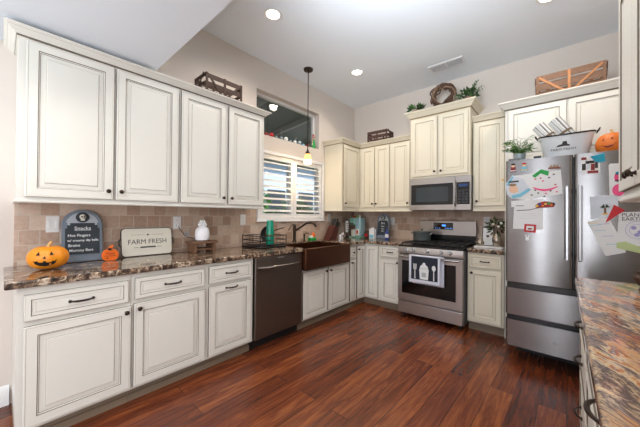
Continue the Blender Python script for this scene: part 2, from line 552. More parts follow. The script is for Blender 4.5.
def text(s, size, loc, u, v, name, m, parent, ext=0.0006, bold=0.0, sx=1.0, align='CENTER'):
    cu = bpy.data.curves.new(name, 'FONT')
    cu.body = s; cu.size = size; cu.align_x = align; cu.align_y = 'CENTER'; cu.extrude = ext; cu.offset = bold
    cu.resolution_u = 2
    t = bpy.data.objects.new('t', cu)
    COL.objects.link(t)
    bpy.context.view_layer.update()
    dg = bpy.context.evaluated_depsgraph_get()
    me = bpy.data.meshes.new_from_object(t.evaluated_get(dg))
    bpy.data.objects.remove(t)
    u = Vector(u).normalized(); v = Vector(v).normalized(); n = u.cross(v)
    off = Vector(parent['_o']) if parent is not None and '_o' in parent else Vector((0, 0, 0))
    L = Vector(loc)
    for vt in me.vertices:
        c = vt.co
        vt.co = L + u * c.x * sx + v * c.y + n * c.z - off
    me.materials.clear(); me.materials.append(M[m])
    o = bpy.data.objects.new(name, me)
    COL.objects.link(o)
    if parent is not None: o.parent = parent
    return o


# ------------------------------------------------------------------ ROOM SHELL
def wall_with_holes(name, axis, c0, c1, a0, a1, z0, z1, holes, m):
    """axis 'x': wall plane normal along x, spans a (=y) and z; holes (a0,a1,z0,z1)"""
    b = MB()
    As = sorted({a0, a1, *[h[0] for h in holes], *[h[1] for h in holes]})
    Zs = sorted({z0, z1, *[h[2] for h in holes], *[h[3] for h in holes]})
    for i in range(len(As) - 1):
        for j in range(len(Zs) - 1):
            ca = (As[i] + As[i + 1]) / 2; cz = (Zs[j] + Zs[j + 1]) / 2
            if any(h[0] < ca < h[1] and h[2] < cz < h[3] for h in holes): continue
            if axis == 'x': b.box(c0, As[i], Zs[j], c1, As[i + 1], Zs[j + 1])
            else: b.box(As[i], c0, Zs[j], As[i + 1], c1, Zs[j + 1])
    return struct(b.build(name, m, None, smooth=False))


H = 3.157
WIN = (-2.03, -0.87, 1.235, 2.035)     # shuttered window opening
TRN = (-2.08, -0.945, 2.265, 2.80)     # transom opening
wall_with_holes('wall_left', 'x', -0.16, 0.0, -5.0, 0.16, 0, H + 0.1, [WIN, TRN], 'wall')
struct(MB().box(0, 0, 0, 3.56, 0.16, H + 0.1).build('wall_back', 'wall', smooth=False))
struct(MB().box(3.40, -9.0, 0, 3.56, 0, H + 0.1).build('wall_right', 'wall', smooth=False))
wall_with_holes('wall_rear', 'y', -9.16, -9.0, -4.0, 3.56, 0, 2.6, [(2.1, 2.66, 0.05, 2.35)], 'wall')
wall_with_holes('wall_side', 'x', -4.0, -3.84, -9.0, -5.0, 0, 2.6, [(-8.2, -5.4, 0.3, 2.3)], 'wall')
struct(MB().box(-4.0, -5.0, 0, -0.16, -4.84, 2.6).build('wall_return', 'wall', smooth=False))
struct(MB().box(-4.0, -9.16, -0.1, 3.56, 0.16, 0).build('floor', 'floor', smooth=False))
struct(MB().box(-0.16, -3.29, H, 3.56, 0.16, H + 0.12).build('ceiling', 'ceil', smooth=False))
struct(MB().box(-0.16, -4.84, 2.41, 3.56, -3.29, H + 0.12).build('ceiling', 'ceil', smooth=False))
struct(MB().box(-4.0, -9.16, 2.41, 3.56, -4.84, H + 0.12).build('ceiling', 'ceil', smooth=False))
# baseboard on the left wall beyond the cabinets
bb = MB()
bb.prism([(0, -4.84, 0), (0.016, -4.84, 0), (0.016, -4.84, 0.085), (0.010, -4.84, 0.10), (0.007, -4.84, 0.12), (0, -4.84, 0.13)], (0, 0.80, 0))
struct(bb.build('baseboard_left', 'white'))

# tiled backsplash, part of the walls
b = MB()
b.box(0, -4.03, 0.914, 0.010, -2.075, 1.345)
b.box(0, -2.075, 0.914, 0.010, -0.825, 1.185)
b.box(0, -0.825, 0.914, 0.010, -0.010, 1.345)
struct(b.build('backsplash_left', 'tileL', smooth=False))
struct(MB().box(0.0, -0.010, 0.86, 2.385, 0, 1.345).build('backsplash_back', 'tileB', smooth=False))

# shuttered window: casing, sill, glass
b = MB()
y0, y1, z0, z1 = WIN
cw = 0.035
for (a0, a1, c0, c1) in ((y0 - cw, y0 + 0.03, z0 - cw, z1 + cw), (y1 - 0.03, y1 + cw, z0 - cw, z1 + cw)):
    b.box(-0.05, a0 if a0 > -9 else a0, c0, 0.024, a1, c1)
b.box(-0.05, y0 + 0.03, z1 - 0.03, 0.024, y1 - 0.03, z1 + cw)
b.box(-0.05, y0 + 0.03, z0 - cw, 0.024, y1 - 0.03, z0 + 0.03)
# clip casing ends inside the wall opening
win = MB()
for (a0, a1, c0, c1) in ((y0 - cw, y0, z0 - cw, z1 + cw), (y1, y1 + cw, z0 - cw, z1 + cw)):
    win.box(0.0, a0, c0, 0.024, a1, c1)
win.box(0.0, y0, z1, 0.024, y1, z1 + cw); win.box(0.0, y0, z0 - cw, 0.024, y1, z0)
for (a0, a1, c0, c1) in ((y0, y0 + 0.022, z0, z1), (y1 - 0.022, y1, z0, z1), (y0 + .022, y1 - .022, z1 - 0.022, z1), (y0 + .022, y1 - .022, z0, z0 + 0.022),
                         (-1.47, -1.43, z0 + .022, z1 - .022)):
    win.box(-0.14, a0, c0, -0.09, a1, c1)
struct(win.build('window_1', 'white', bevel=0.002))
g = MB().box(-0.118, y0 + 0.02, z0 + 0.02, -0.114, y1 - 0.02, z1 - 0.02).build('window_1_glass', 'glass'); struct(g)
struct(MB().box(0.0, -2.08, 1.186, 0.036, -0.815, 1.199).build('trim_1', 'white', bevel=0.003))
# transom window set back in the thick wall
y0, y1, z0, z1 = TRN
t = MB()
fr = 0.035
t.box(-0.14, y0, z0, -0.09, y0 + fr, z1); t.box(-0.14, y1 - fr, z0, -0.09, y1, z1)
t.box(-0.14, y0 + fr, z1 - fr, -0.09, y1 - fr, z1); t.box(-0.14, y0 + fr, z0, -0.09, y1 - fr, z0 + 0.022)
struct(t.build('window_2', 'white', bevel=0.002))
struct(MB().box(-0.118, y0 + fr, z0 + .02, -0.114, y1 - fr, z1 - fr).build('window_2_glass', 'glass'))


# shutter panels
def shutter(a0, a1, label):
    z0, z1 = WIN[2] + 0.003, WIN[3] - 0.003
    t = thing('shutter_panel', (-0.02, (a0 + a1) / 2, z0), label, 'shutter')
    st = 0.052
    f = MB()
    f.box(-0.035, a0, z0, -0.005, a0 + st, z1); f.box(-0.035, a1 - st, z0, -0.005, a1, z1)
    f.box(-0.035, a0 + st, z1 - 0.055, -0.005, a1 - st, z1); f.box(-0.035, a0 + st, z0, -0.005, a1 - st, z0 + 0.055)
    f.build('frame', 'white', t, bevel=0.002)
    n = 9
    zz0, zz1 = z0 + 0.055, z1 - 0.055
    for i in range(n):
        zc = zz0 + (i + 0.5) * (zz1 - zz0) / n
        l = MB()
        an = math.radians(24)
        d = Vector((math.cos(an), 0, -math.sin(an))); q = Vector((math.sin(an), 0, math.cos(an)))
        pts = []
        for k in range(12):
            th = 2 * PI * k / 12
            pts.append(Vector((-0.02, a0 + st + 0.001, zc)) + d * 0.036 * math.cos(th) + q * 0.0075 * math.sin(th))
        l.prism(pts, (0, (a1 - a0) - 2 * st - 0.002, 0))
        l.build('louver', 'white', t)
    return t


shutter(-2.026, -1.452, 'white louvered shutter panel nearest the left wall cabinets')
shutter(-1.448, -0.874, 'white louvered shutter panel on the right side of the window, nearer the corner')

# ------------------------------------------------------------------ OUTSIDE
struct(MB().box(-14, -12, -0.25, -0.16, 8, -0.12).build('ground_outside', 'lawn', smooth=False))
pr = thing('patio_cover', (-1.9, -0.5, 2.9), 'dark sloping patio cover seen through the high transom window', 'patio cover')
b = MB()
b.prism([(-0.17, -4.80, 3.05), (-0.17, -4.80, 3.11), (-2.6, -4.80, 2.88), (-2.6, -4.80, 2.82)], (0, 9.3, 0))
b.build('roof_board', 'patio', pr, smooth=False)
for yy in (-3.6, -2.6, -1.6, -0.6, 0.4, 1.4, 2.4, 3.4):
    MB().prism([(-0.2, yy, 2.95), (-0.2, yy, 3.045), (-2.6, yy, 2.818), (-2.6, yy, 2.72)], (0, 0.06, 0)).build('rafter', 'patioB', pr, smooth=False)
MB().box(-2.72, -4.8, 2.62, -2.6, 4.5, 2.82).build('beam', 'patioB', pr, smooth=False)
for yy in (-4.6, 3.9):
    MB().box(-2.72, yy, -0.12, -2.6, yy + 0.12, 2.62).build('post', 'patioB', pr, smooth=False)
nh = thing('neighbour_house', (-9, 5, -0.12), 'grey house wall beyond the garden, seen through the right shutter', 'house')
b = MB().box(-9.2, 0.5, -0.12, -7.0, 7.5, 3.6); b.build('wall_body', 'stucco', nh, smooth=False)
b = MB(); b.prism([(-9.6, 0.1, 3.6), (-6.6, 0.1, 3.6), (-8.1, 0.1, 4.6)], (0, 7.8, 0)); b.build('roof', 'patio', nh, smooth=False)
for yy in (1.5, 3.6, 5.5):
    MB().box(-7.0, yy, 1.2, -6.96, yy + 1.0, 2.4).build('window_pane', 'glassG', nh, smooth=False)


def foliage(mb, c, rad, n, size, m=(0,), up=0.3, seed=0, long=1.6):
    rnd = random.Random(seed)
    for i in range(n):
        d = Vector((rnd.gauss(0, 1), rnd.gauss(0, 1), rnd.gauss(0, 1))).normalized()
        r = rnd.random() ** 0.4
        p = Vector(c) + Vector((d.x * rad[0], d.y * rad[1], d.z * rad[2])) * r
        dirv = (d + Vector((rnd.uniform(-.6, .6), rnd.uniform(-.6, .6), rnd.uniform(-.6, .6) + up))).normalized()
        sd = dirv.cross(Vector((rnd.gauss(0, 1), rnd.gauss(0, 1), rnd.gauss(0, 1)))).normalized()
        nn = dirv.cross(sd)
        s = size * rnd.uniform(0.6, 1.3)
        a = p; t = p + dirv * s * long; mid = p + dirv * s * long * .5 + nn * s * .12
        mb.add([a, mid + sd * s * .38, t, mid - sd * s * .38], [(0, 1, 2), (0, 2, 3)], rnd.choice(m))


for i, (cx_, cy_, rz_, mm, lab) in enumerate([(-4.6, 0.9, 1.05, 'leaf', 'bushy green shrub outside the left shutter, nearest the wall cabinets'),
                                             (-5.0, 3.4, 0.85, 'leafD', 'dark green shrub outside, seen between louvers of the right shutter'),
                                             (-6.0, -0.6, 1.5, 'leafP', 'tall pale green tree behind the shrubs outside the window')]):
    t = thing('garden_shrub', (cx_, cy_, -0.12), lab, 'shrub')
    b = MB(); foliage(b, (cx_, cy_, rz_ + 0.15), (0.7, 0.85, rz_), 900, 0.13, seed=i)
    b.build('foliage', mm, t, smooth=False)
    MB().tube([(cx_, cy_, -0.12), (cx_ + .03, cy_, rz_ * .6), (cx_, cy_ + .05, rz_)], [0.06, 0.045, 0.03]).build('stem', 'twig', t)


# ------------------------------------------------------------------ CABINETS
def frame_of(kind):
    if kind == 'L': return Vector((0, 1, 0)), Vector((1, 0, 0))
    if kind == 'B': return Vector((1, 0, 0)), Vector((0, -1, 0))
    return Vector((0, -1, 0)), Vector((-1, 0, 0))


PROF_DOOR = [(0, -.019, 1), (0, -.003, 0), (.003, 0, 0), (.0085, 0, 2), (.0105, -.0006, 0), (.052, 0, 1), (.0555, -.005, 0), (.060, -.007, 1), (.0622, -.010, 0), (.086, -.0085, 2), (.0892, -.004, 0), (.0925, -.003, 0)]  # first strip, the panel side: glaze colour, with the gap's shade painted in
PROF_DRAW = [(0, -.019, 1), (0, -.003, 0), (.003, 0, 2), (.005, 0, 0), (.026, 0, 1), (.029, -.005, 0), (.0335, -.0065, 0), (.044, -.006, 2), (.046, -.004, 0)]
PROF_UP = [(0, -.019, 1), (0, -.003, 0), (.003, 0, 0), (.047, 0, 1), (.0505, -.005, 0), (.055, -.0065, 2), (.0572, -.008, 0), (.078, -.0085, 2), (.0812, -.004, 0), (.084, -.003, 0)]


def panel(name, kind, P, w, h, prof, parent, warm=False):
    """P = bottom corner (u min) on the cabinet face plane; the panel stands 20 mm proud"""
    u, n = frame_of(kind); P = Vector(P)
    b = MB(); k = 0; vs = []
    sc = min(1.0, min(w, h) / 2 / (prof[-1][0] + 0.012))
    for (i, d, m) in prof:
        i *= sc
        for (a, z) in ((i, i), (w - i, i), (w - i, h - i), (i, h - i)):
            vs.append(P + u * a + Vector((0, 0, z)) + n * (0.020 + d))
    b.add(vs, [])
    for j in range(len(prof) - 1):
        for q in range(4):
            b.f.append((j * 4 + q, j * 4 + (q + 1) % 4, (j + 1) * 4 + (q + 1) % 4, (j + 1) * 4 + q)); b.m.append(prof[j][2])
    L = (len(prof) - 1) * 4
    b.f.append((L, L + 1, L + 2, L + 3)); b.m.append(0)
    b.f.append((3, 2, 1, 0)); b.m.append(0)
    ms = ['cream_warm', 'glazeW', 'glaze2W'] if warm else ['cream', 'glaze', 'glaze2']
    return b.build(name, ms, parent, smooth=False)


def knob(kind, P, parent, r=0.014):
    u, n = frame_of(kind)
    return MB().lathe([(0.0, 0), (0.009, 0), (0.008, 0.003), (0.005, 0.008), (0.0055, 0.013), (r, 0.018), (r * 1.05, 0.023), (r * .8, 0.028), (0.004, 0.031), (0, 0.031)],
                      P, n, n=12).build('knob', 'bronze', parent)


def pull(kind, P, parent, L=0.10, out=0.026, horizontal=True, name='handle'):
    u, n = frame_of(kind); P = Vector(P)
    w = u if horizontal else Vector((0, 0, 1))
    b = MB()
    pts = []; rr = []
    for i in range(9):
        t = -1 + 2 * i / 8
        pts.append(P + w * (t * L / 2) + n * (out * (1 - abs(t) ** 2.6) + 0.004)); rr.append(0.0065 if 2 <= i <= 6 else 0.0052)
    b.tube(pts, rr, 8)
    for sgn in (-1, 1):
        b.lathe([(0, 0), (0.009, 0), (0.009, 0.004), (0.005, 0.007), (0, .007)], P + w * (sgn * L / 2), n, n=10)
    return b.build(name, 'bronze', parent)


def sweep(mb, path, prof, side, m=0):
    """path: list of (x,y); outward offset to `side` (+1 right of direction)"""
    n = len(path); P = [Vector((p[0], p[1])) for p in path]
    offs = []
    for i in range(n):
        ns = []
        if i > 0:
            d = (P[i] - P[i - 1]).normalized(); ns.append(Vector((d.y, -d.x)) * side)
        if i < n - 1:
            d = (P[i + 1] - P[i]).normalized(); ns.append(Vector((d.y, -d.x)) * side)
        if len(ns) == 1: offs.append(ns[0])
        else:
            s = ns[0] + ns[1]; offs.append(s / (s.dot(ns[0])))
    vs = []
    for i in range(n):
        for o, z in prof:
            q = P[i] + offs[i] * o
            vs.append((q.x, q.y, z))
    k = len(prof); b0 = len(mb.v)
    mb.add(vs, [])
    for i in range(n - 1):
        for j in range(k):
            mm = m[j] if isinstance(m, (list, tuple)) else m
            mb.f.append((b0 + i * k + j, b0 + i * k + (j + 1) % k, b0 + (i + 1) * k + (j + 1) % k, b0 + (i + 1) * k + j)); mb.m.append(mm)
    mb.f.append(tuple(b0 + j for j in range(k))); mb.m.append(0)
    mb.f.append(tuple(b0 + (n - 1) * k + k - 1 - j for j in range(k))); mb.m.append(0)


def crown_prof(zb, zt, out):
    h = zt - zb
    return [(0, zb), (0.008, zb), (0.010, zb + .18 * h), (0.014, zb + .20 * h), (out * .35, zb + .36 * h), (out * .62, zb + .58 * h), (out * .72, zb + .70 * h),
            (out * .74, zb + .73 * h), (out * .95, zb + .86 * h), (out, zb + .88 * h), (out, zt), (0, zt)]


CM = [0, 1, 0, 0, 0, 0, 2, 0, 0, 0, 0, 0]


def crown(path, zb, zt, out, side, parent, warm=False, name='crown_molding'):
    b = MB(); sweep(b, path, crown_prof(zb, zt, out), side, CM)
    ms = ['cream_warm', 'glazeW', 'glaze2W'] if warm else ['cream', 'glaze', 'glaze2']
    return b.build(name, ms, parent, smooth=False)


def rail(path, parent, side, z=1.335, top=1.352, out=0.010, warm=False, name='light_rail'):
    b = MB(); sweep(b, path, [(-0.018, z), (out * .6, z), (out, z + .006), (out, z + .012), (out * .4, top), (-0.018, top)], side)
    return b.build(name, 'cream_warm' if warm else 'cream', parent, smooth=False)


# ---- left wall cabinets
FX = 0.335
ca = thing('wall_cabinet', (0.17, -3.57, 1.35), 'cream double door wall cabinet at the far left end, above the jack-o-lantern', 'cabinet')
MB().box(0.002, -4.03, 1.35, FX, -3.106, 2.345).build('body', 'cream', ca, smooth=False)
d = panel('door', 'L', (FX, -3.998, 1.372), 0.436, 0.948, PROF_DOOR, ca); knob('L', (FX + .02, -3.998 + .436 - .030, 1.43), d)
d = panel('door', 'L', (FX, -3.546, 1.372), 0.428, 0.948, PROF_DOOR, ca); knob('L', (FX + .02, -3.546 + .030, 1.43), d)
cb = thing('wall_cabinet', (0.17, -2.66, 1.35), 'cream double door wall cabinet between the end cabinet and the window', 'cabinet')
MB().box(0, -3.104, 1.35, FX, -2.222, 2.345).build('body', 'cream', cb, smooth=False)
d = panel('door', 'L', (FX, -3.092, 1.372), 0.412, 0.948, PROF_DOOR, cb); knob('L', (FX + .02, -3.092 + .412 - .028, 1.43), d)
d = panel('door', 'L', (FX, -2.650, 1.372), 0.406, 0.948, PROF_DOOR, cb); knob('L', (FX + .02, -2.650 + .028, 1.43), d)
o = crown([(0.0, -4.03), (FX, -4.03), (FX, -2.222), (0.0, -2.222)], 2.328, 2.382, 0.060, 1, None)
tag(o, 'cream crown molding along the top of the left wall cabinets', 'crown molding')
o = rail([(0.0, -4.03), (FX, -4.03), (FX, -2.222), (0.0, -2.222)], None, 1)
tag(o, 'cream light rail under the left wall cabinets above the travertine', 'light rail')

# ---- corner wall cabinets
cc = thing('wall_cabinet', (0.17, -0.6, 1.35), 'narrow single door cream wall cabinet in the corner on the window wall', 'cabinet')
MB().box(0, -0.81, 1.35, FX, 0, 2.345).build('body', 'cream_warm', cc, smooth=False)
d = panel('door', 'L', (FX, -0.785, 1.405), 0.40, 0.91, PROF_UP, cc, True); knob('L', (FX + .02, -0.785 + .030, 1.455), d)
cd_ = thing('wall_cabinet', (0.6, -0.17, 1.35), 'cream wall cabinet with two narrow doors on the back wall beside the corner', 'cabinet')
MB().box(0.337, -FX, 1.35, 0.872, 0, 2.345).build('body', 'cream_warm', cd_, smooth=False)
d = panel('door', 'B', (0.385, -FX, 1.405), 0.222, 0.91, PROF_UP, cd_, True); knob('B', (0.385 + .222 - .025, -FX - .02, 1.455), d)
d = panel('door', 'B', (0.625, -FX, 1.405), 0.230, 0.91, PROF_UP, cd_, True); knob('B', (0.625 + .025, -FX - .02, 1.455), d)
ce = thing('wall_cabinet', (1.03, -0.17, 1.35), 'cream single door wall cabinet just left of the microwave', 'cabinet')
MB().box(0.874, -FX, 1.35, 1.196, 0, 2.345).build('body', 'cream_warm', ce, smooth=False)
d = panel('door', 'B', (0.895, -FX, 1.405), 0.272, 0.91, PROF_UP, ce, True); knob('B', (0.895 + .272 - .025, -FX - .02, 1.455), d)
o = crown([(0.0, -0.81), (FX, -0.81), (FX, -FX), (1.196, -FX)], 2.33, 2.40, 0.055, 1, None, True)
tag(o, 'warm cream crown molding over the corner wall cabinets below the small dark crate', 'crown molding')
o = rail([(0.0, -0.81), (FX, -0.81), (FX, -FX), (1.196, -FX)], None, 1, warm=True)
tag(o, 'cream light rail under the corner wall cabinets', 'light rail')

# ---- raised cabinet over the microwave
cf = thing('wall_cabinet', (1.57, -0.2, 1.78), 'raised cream double door cabinet above the microwave, wreath on top', 'cabinet')
MB().box(1.20, -0.40, 1.775, 1.94, 0, 2.61).build('body', 'cream_warm', cf, smooth=False)
d = panel('door', 'B', (1.222, -0.40, 1.80), 0.335, 0.765, PROF_UP, cf, True); knob('B', (1.222 + .335 - .028, -0.42, 1.85), d)
d = panel('door', 'B', (1.583, -0.40, 1.80), 0.335, 0.765, PROF_UP, cf, True); knob('B', (1.583 + .028, -0.42, 1.85), d)
crown([(1.20, -0.002), (1.20, -0.40), (1.94, -0.40), (1.94, -0.002)], 2.585, 2.675, 0.070, 1, cf, True)

# ---- tall narrow wall cabinet right of the microwave
cg = thing('wall_cabinet', (2.12, -0.17, 1.35), 'single door cream wall cabinet between the microwave and the refrigerator', 'cabinet')
MB().box(1.957, -FX, 1.35, 2.312, 0, 2.42).build('body', 'cream_warm', cg, smooth=False)
d = panel('door', 'B', (1.975, -FX, 1.40), 0.303, 0.99, PROF_UP, cg, True); knob('B', (1.975 + .028, -FX - .02, 1.455), d)
MB().lathe([(0, 0), (.006, 0), (.006, .008), (.011, .012), (.010, .018), (0, .02)], (2.262, -FX - .02, 1.69), (0, -1, 0), 10).build('knob', 'yellow', d)
crown([(1.957, -FX), (2.312, -FX)], 2.40, 2.47, 0.055, 1, cg, True)
rail([(1.957, -FX), (2.312, -FX)], cg, 1, warm=True)

# ---- cabinet over the refrigerator
ch = thing('wall_cabinet', (2.85, -0.3, 1.8), 'deep cream cabinet above the refrigerator with two wide doors', 'cabinet')
MB().box(2.318, -0.60, 1.82, 3.398, 0, 2.40).build('body', 'cream', ch, smooth=False)
panel('door', 'B', (2.345, -0.60, 1.84), 0.455, 0.535, PROF_UP, ch)
panel('door', 'B', (2.818, -0.60, 1.84), 0.455, 0.535, PROF_UP, ch)
crown([(2.318, -0.002), (2.318, -0.60), (3.395, -0.60)], 2.38, 2.462, 0.06, 1, ch)
MB().box(2.318, -0.60, 0.0, 2.336, -0.002, 1.82).build('side_panel', 'cream', ch, smooth=False)

# ---- right hand wall cabinet over the peninsula
RX = 2.985
ci = thing('wall_cabinet', (3.2, -2.7, 1.35), 'cream wall cabinet hanging at the right over the colourful granite counter', 'cabinet')
MB().box(RX + .015, -3.35, 1.375, 3.398, -2.115, 2.36).build('body', 'cream', ci, smooth=False)
for k, (ya, kn) in enumerate(((-2.135, -1), (-2.535, 1), (-2.94, -1))):
    d = panel('door', 'R', (RX + .015, ya, 1.395), 0.392, 0.93, PROF_UP, ci)
    knob('R', (RX - .005, ya - (0.392 - .03 if kn < 0 else .03), 1.437), d)
crown([(3.398, -2.115), (RX + .015, -2.115), (RX + .015, -3.35)], 2.34, 2.44, 0.07, 1, ci)
rail([(3.398, -2.115), (RX + .015, -2.115), (RX + .015, -3.35)], ci, 1, z=1.345, top=1.375, out=0.014)


# ---- base cabinets
BX = 0.61


def toe(mb, kind, a0, a1, depth=0.55):
    if kind == 'L':
        mb.box(0.02, a0, 0.0, depth, a1, 0.10); mb.box(depth, a0, 0.0, depth + .012, a1, 0.045)
    elif kind == 'B':
        mb.box(a0, -depth, 0.0, a1, -0.02, 0.10); mb.box(a0, -depth - .012, 0.0, a1, -depth, 0.045)


def base(kind, a0, a1, label, fronts, warm=False, side_to_floor=None, zt=0.874):
    mid = (a0 + a1) / 2
    loc = (0.3, mid, 0) if kind == 'L' else (mid, -0.3, 0)
    t = thing('base_cabinet', loc, label, 'cabinet')
    b = MB()
    if kind == 'L': b.box(0.002, a0 + .001, 0.10, BX, a1 - .001, zt)
    else: b.box(a0 + .001, -BX, 0.10, a1 - .001, -.002, zt)
    b.build('body', 'cream_warm' if warm else 'cream', t, smooth=False)
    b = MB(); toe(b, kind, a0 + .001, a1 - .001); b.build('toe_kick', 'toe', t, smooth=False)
    for (typ, p0, p1, q0, q1, hw) in fronts:
        P = (BX, p0, q0) if kind == 'L' else (p0, -BX, q0)
        pn = panel('drawer' if typ == 'drawer' else 'door', kind, P, p1 - p0, q1 - q0, PROF_DRAW if typ == 'drawer' else (PROF_DOOR if not warm else PROF_UP), t, warm)

        def pt(a, z): return (BX + .02, a, z) if kind == 'L' else (a, -BX - .02, z)
        c = (p0 + p1) / 2
        if hw == 'pull': pull(kind, pt(c, (q0 + q1) / 2), pn, 0.105)
        elif hw == 'pulltop': pull(kind, pt(c, q1 - 0.028), pn, 0.105)
        elif hw == 'smallpull': pull(kind, pt(c, (q0 + q1) / 2), pn, 0.08, 0.02)
        elif hw == 'knobc': knob(kind, pt(c, (q0 + q1) / 2), pn, 0.011)
        elif hw == 'kr': knob(kind, pt(p1 - .028, q1 - .035), pn)
        elif hw == 'kl': knob(kind, pt(p0 + .028, q1 - .035), pn)
    return t


base('L', -4.03, -3.512, 'cream base cabinet at the left end below the jack-o-lantern, wide drawer over one door',
     [('drawer', -4.003, -3.530, .690, .832, 'pull'), ('door', -4.003, -3.515, .118, .662, 'kr')])
base('L', -3.512, -2.996, 'cream base cabinet below the enamel farm sign, wide drawer over one door',
     [('drawer', -3.492, -3.015, .700, .840, 'pull'), ('door', -3.497, -3.008, .118, .672, 'kl')])
base('L', -2.996, -2.545, 'narrower cream base cabinet beside the dishwasher with a pull-out door and two pulls',
     [('drawer', -2.975, -2.572, .705, .848, 'pull'), ('door', -2.975, -2.572, .118, .680, 'pulltop')])
base('L', -1.915, -1.02, 'low cream base cabinet under the copper sink with two knobbed doors',
     [('door', -1.895, -1.480, .118, .640, 'kr'), ('door', -1.455, -1.040, .118, .640, 'kl')], zt=0.66)
base('L', -1.02, -0.845, 'very narrow cream base cabinet right of the copper sink, small drawer over a door',
     [('drawer', -1.000, -0.862, .700, .842, 'knobc'), ('door', -1.000, -0.862, .118, .672, 'kl')])
# corner (lazy susan) unit
t = thing('base_cabinet', (0.3, -0.3, 0), 'cream corner base cabinet with a door on each inner face', 'cabinet')
b = MB(); b.prism([(.012, -0.844, 0.10), (BX, -0.844, 0.10), (BX, -BX, 0.10), (0.849, -BX, 0.10), (0.849, -.012, 0.10), (.012, -.012, 0.10)], (0, 0, 0.774))
b.build('body', 'cream', t, smooth=False)
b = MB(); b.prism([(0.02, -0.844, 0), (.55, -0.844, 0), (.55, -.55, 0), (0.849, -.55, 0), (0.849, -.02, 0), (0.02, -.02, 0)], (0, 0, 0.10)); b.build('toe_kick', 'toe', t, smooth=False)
d = panel('door', 'L', (BX, -0.828, .118), 0.194, .728, PROF_DOOR, t); knob('L', (BX + .02, -0.806, .805), d)
panel('door', 'B', (0.637, -BX, .118), 0.196, .728, PROF_DOOR, t)
base('B', 0.850, 1.172, 'cream base cabinet just left of the range, small drawer over a door',
     [('drawer', 0.875, 1.155, .712, .850, 'smallpull'), ('door', 0.875, 1.155, .118, .685, 'kr')])
base('B', 1.965, 2.312, 'cream base cabinet between the range and the refrigerator', [('drawer', 1.985, 2.290, .710, .850, 'smallpull'), ('door', 1.985, 2.290, .118, .685, 'kl')], warm=True)

# ---- countertops
b = MB()
b.prism([(0.011, -4.075, .875), (.648, -4.075, .875), (.648, -1.921, .875), (.135, -1.921, .875), (.135, -1.083, .875), (.648, -1.083, .875),
         (.648, -.648, .875), (1.183, -.648, .875), (1.183, -.011, .875), (0.011, -.011, .875)], (0, 0, .039))
o = b.build('countertop', 'granite', None, bevel=0.007, seg=3)
tag(o, 'glossy brown speckled granite countertop along the left wall and into the corner', 'countertop')
o = MB().box(1.962, -.648, .875, 2.312, -.011, .914).build('countertop', 'granite', None, bevel=0.007)
tag(o, 'short brown granite countertop between the range and the refrigerator', 'countertop')
b = MB(); b.box(2.832, -3.95, .872, 3.398, -1.815, .914)
o = b.build('countertop', 'granite2', None, bevel=0.009, seg=3)
tag(o, 'glossy multicoloured flowing granite countertop in the right foreground', 'countertop')

# ---- peninsula drawers
for (ya, yb, lab) in ((-1.845, -2.46, 'cream drawer base cabinet at the far end of the right counter, facing the aisle'),
                      (-2.462, -3.90, 'cream drawer base cabinet nearest the camera under the right counter')):
    t = thing('base_cabinet', (3.1, (ya + yb) / 2, 0), lab, 'cabinet')
    MB().box(2.872, yb, .10, 3.398, ya, .871).build('body', 'cream', t, smooth=False)
    MB().box(2.93, yb, 0, 3.398, ya, .10).build('toe_kick', 'toe', t, smooth=False)
    cols = [(ya - .02, ya - .595)] if yb > -3 else [(ya - .02, ya - 1.24)]
    for (p, q) in cols:
        for (z0, z1, hz) in ((.650, .845, .728), (.405, .635, .55), (.118, .39, .285)):
            if yb < -3: hz += .055
            dd = panel('drawer', 'R', (2.872, p, z0), p - q, z1 - z0, PROF_DRAW, t)
            pull('R', (2.852, (p + q) / 2, hz), dd, 0.11, 0.022)

# ---- copper apron sink
t = thing('apron_sink', (0.42, -1.52, .667), 'dark copper apron front sink set in the granite under the window', 'sink')
b = MB()
y0, y1 = -1.9185, -1.087
b.box(0.655, y0, .668, .690, y1, .905); b.box(.142, y0, .668, .172, y1, .905)
b.box(.172, y0, .668, .655, y0 + .03, .905); b.box(.172, y1 - .03, .668, .655, y1, .905); b.box(.172, y0 + .03, .668, .655, y1 - .03, .69)
b.build('basin', 'copper', t, bevel=0.006)
MB().lathe([(0, 0), (.045, 0), (.045, .004), (.03, .005), (.028, .002), (0, .002)], (.40, -1.52, .690), n=18).build('drain', 'bronze', t)

# ---- dishwasher
t = thing('dishwasher', (0.3, -2.23, 0), 'dark stainless dishwasher with a bowed bar handle', 'dishwasher')
MB().box(0.02, -2.541, 0.10, 0.60, -1.921, .870).build('body', 'blackM', t, smooth=False)
MB().box(0.02, -2.541, 0.0, 0.56, -1.921, .10).build('toe_kick', 'blackM', t, smooth=False)
b = MB(); b.box(0.60, -2.536, 0.105, 0.640, -1.926, .868)
dd = b.build('door', 'steelD', t, bevel=0.004)
b = MB(); pts = []
for i in range(11):
    q = -1 + i / 5
    pts.append((0.640 + .05 * (1 - q ** 4) + 0.002, -2.231 + q * .275, .775))
b.tube(pts, 0.0105, 8); b.build('handle', 'steelH', dd)
MB().box(0.640, -2.27, .845, 0.6405, -2.19, .853).build('badge', 'grey', dd, smooth=False)

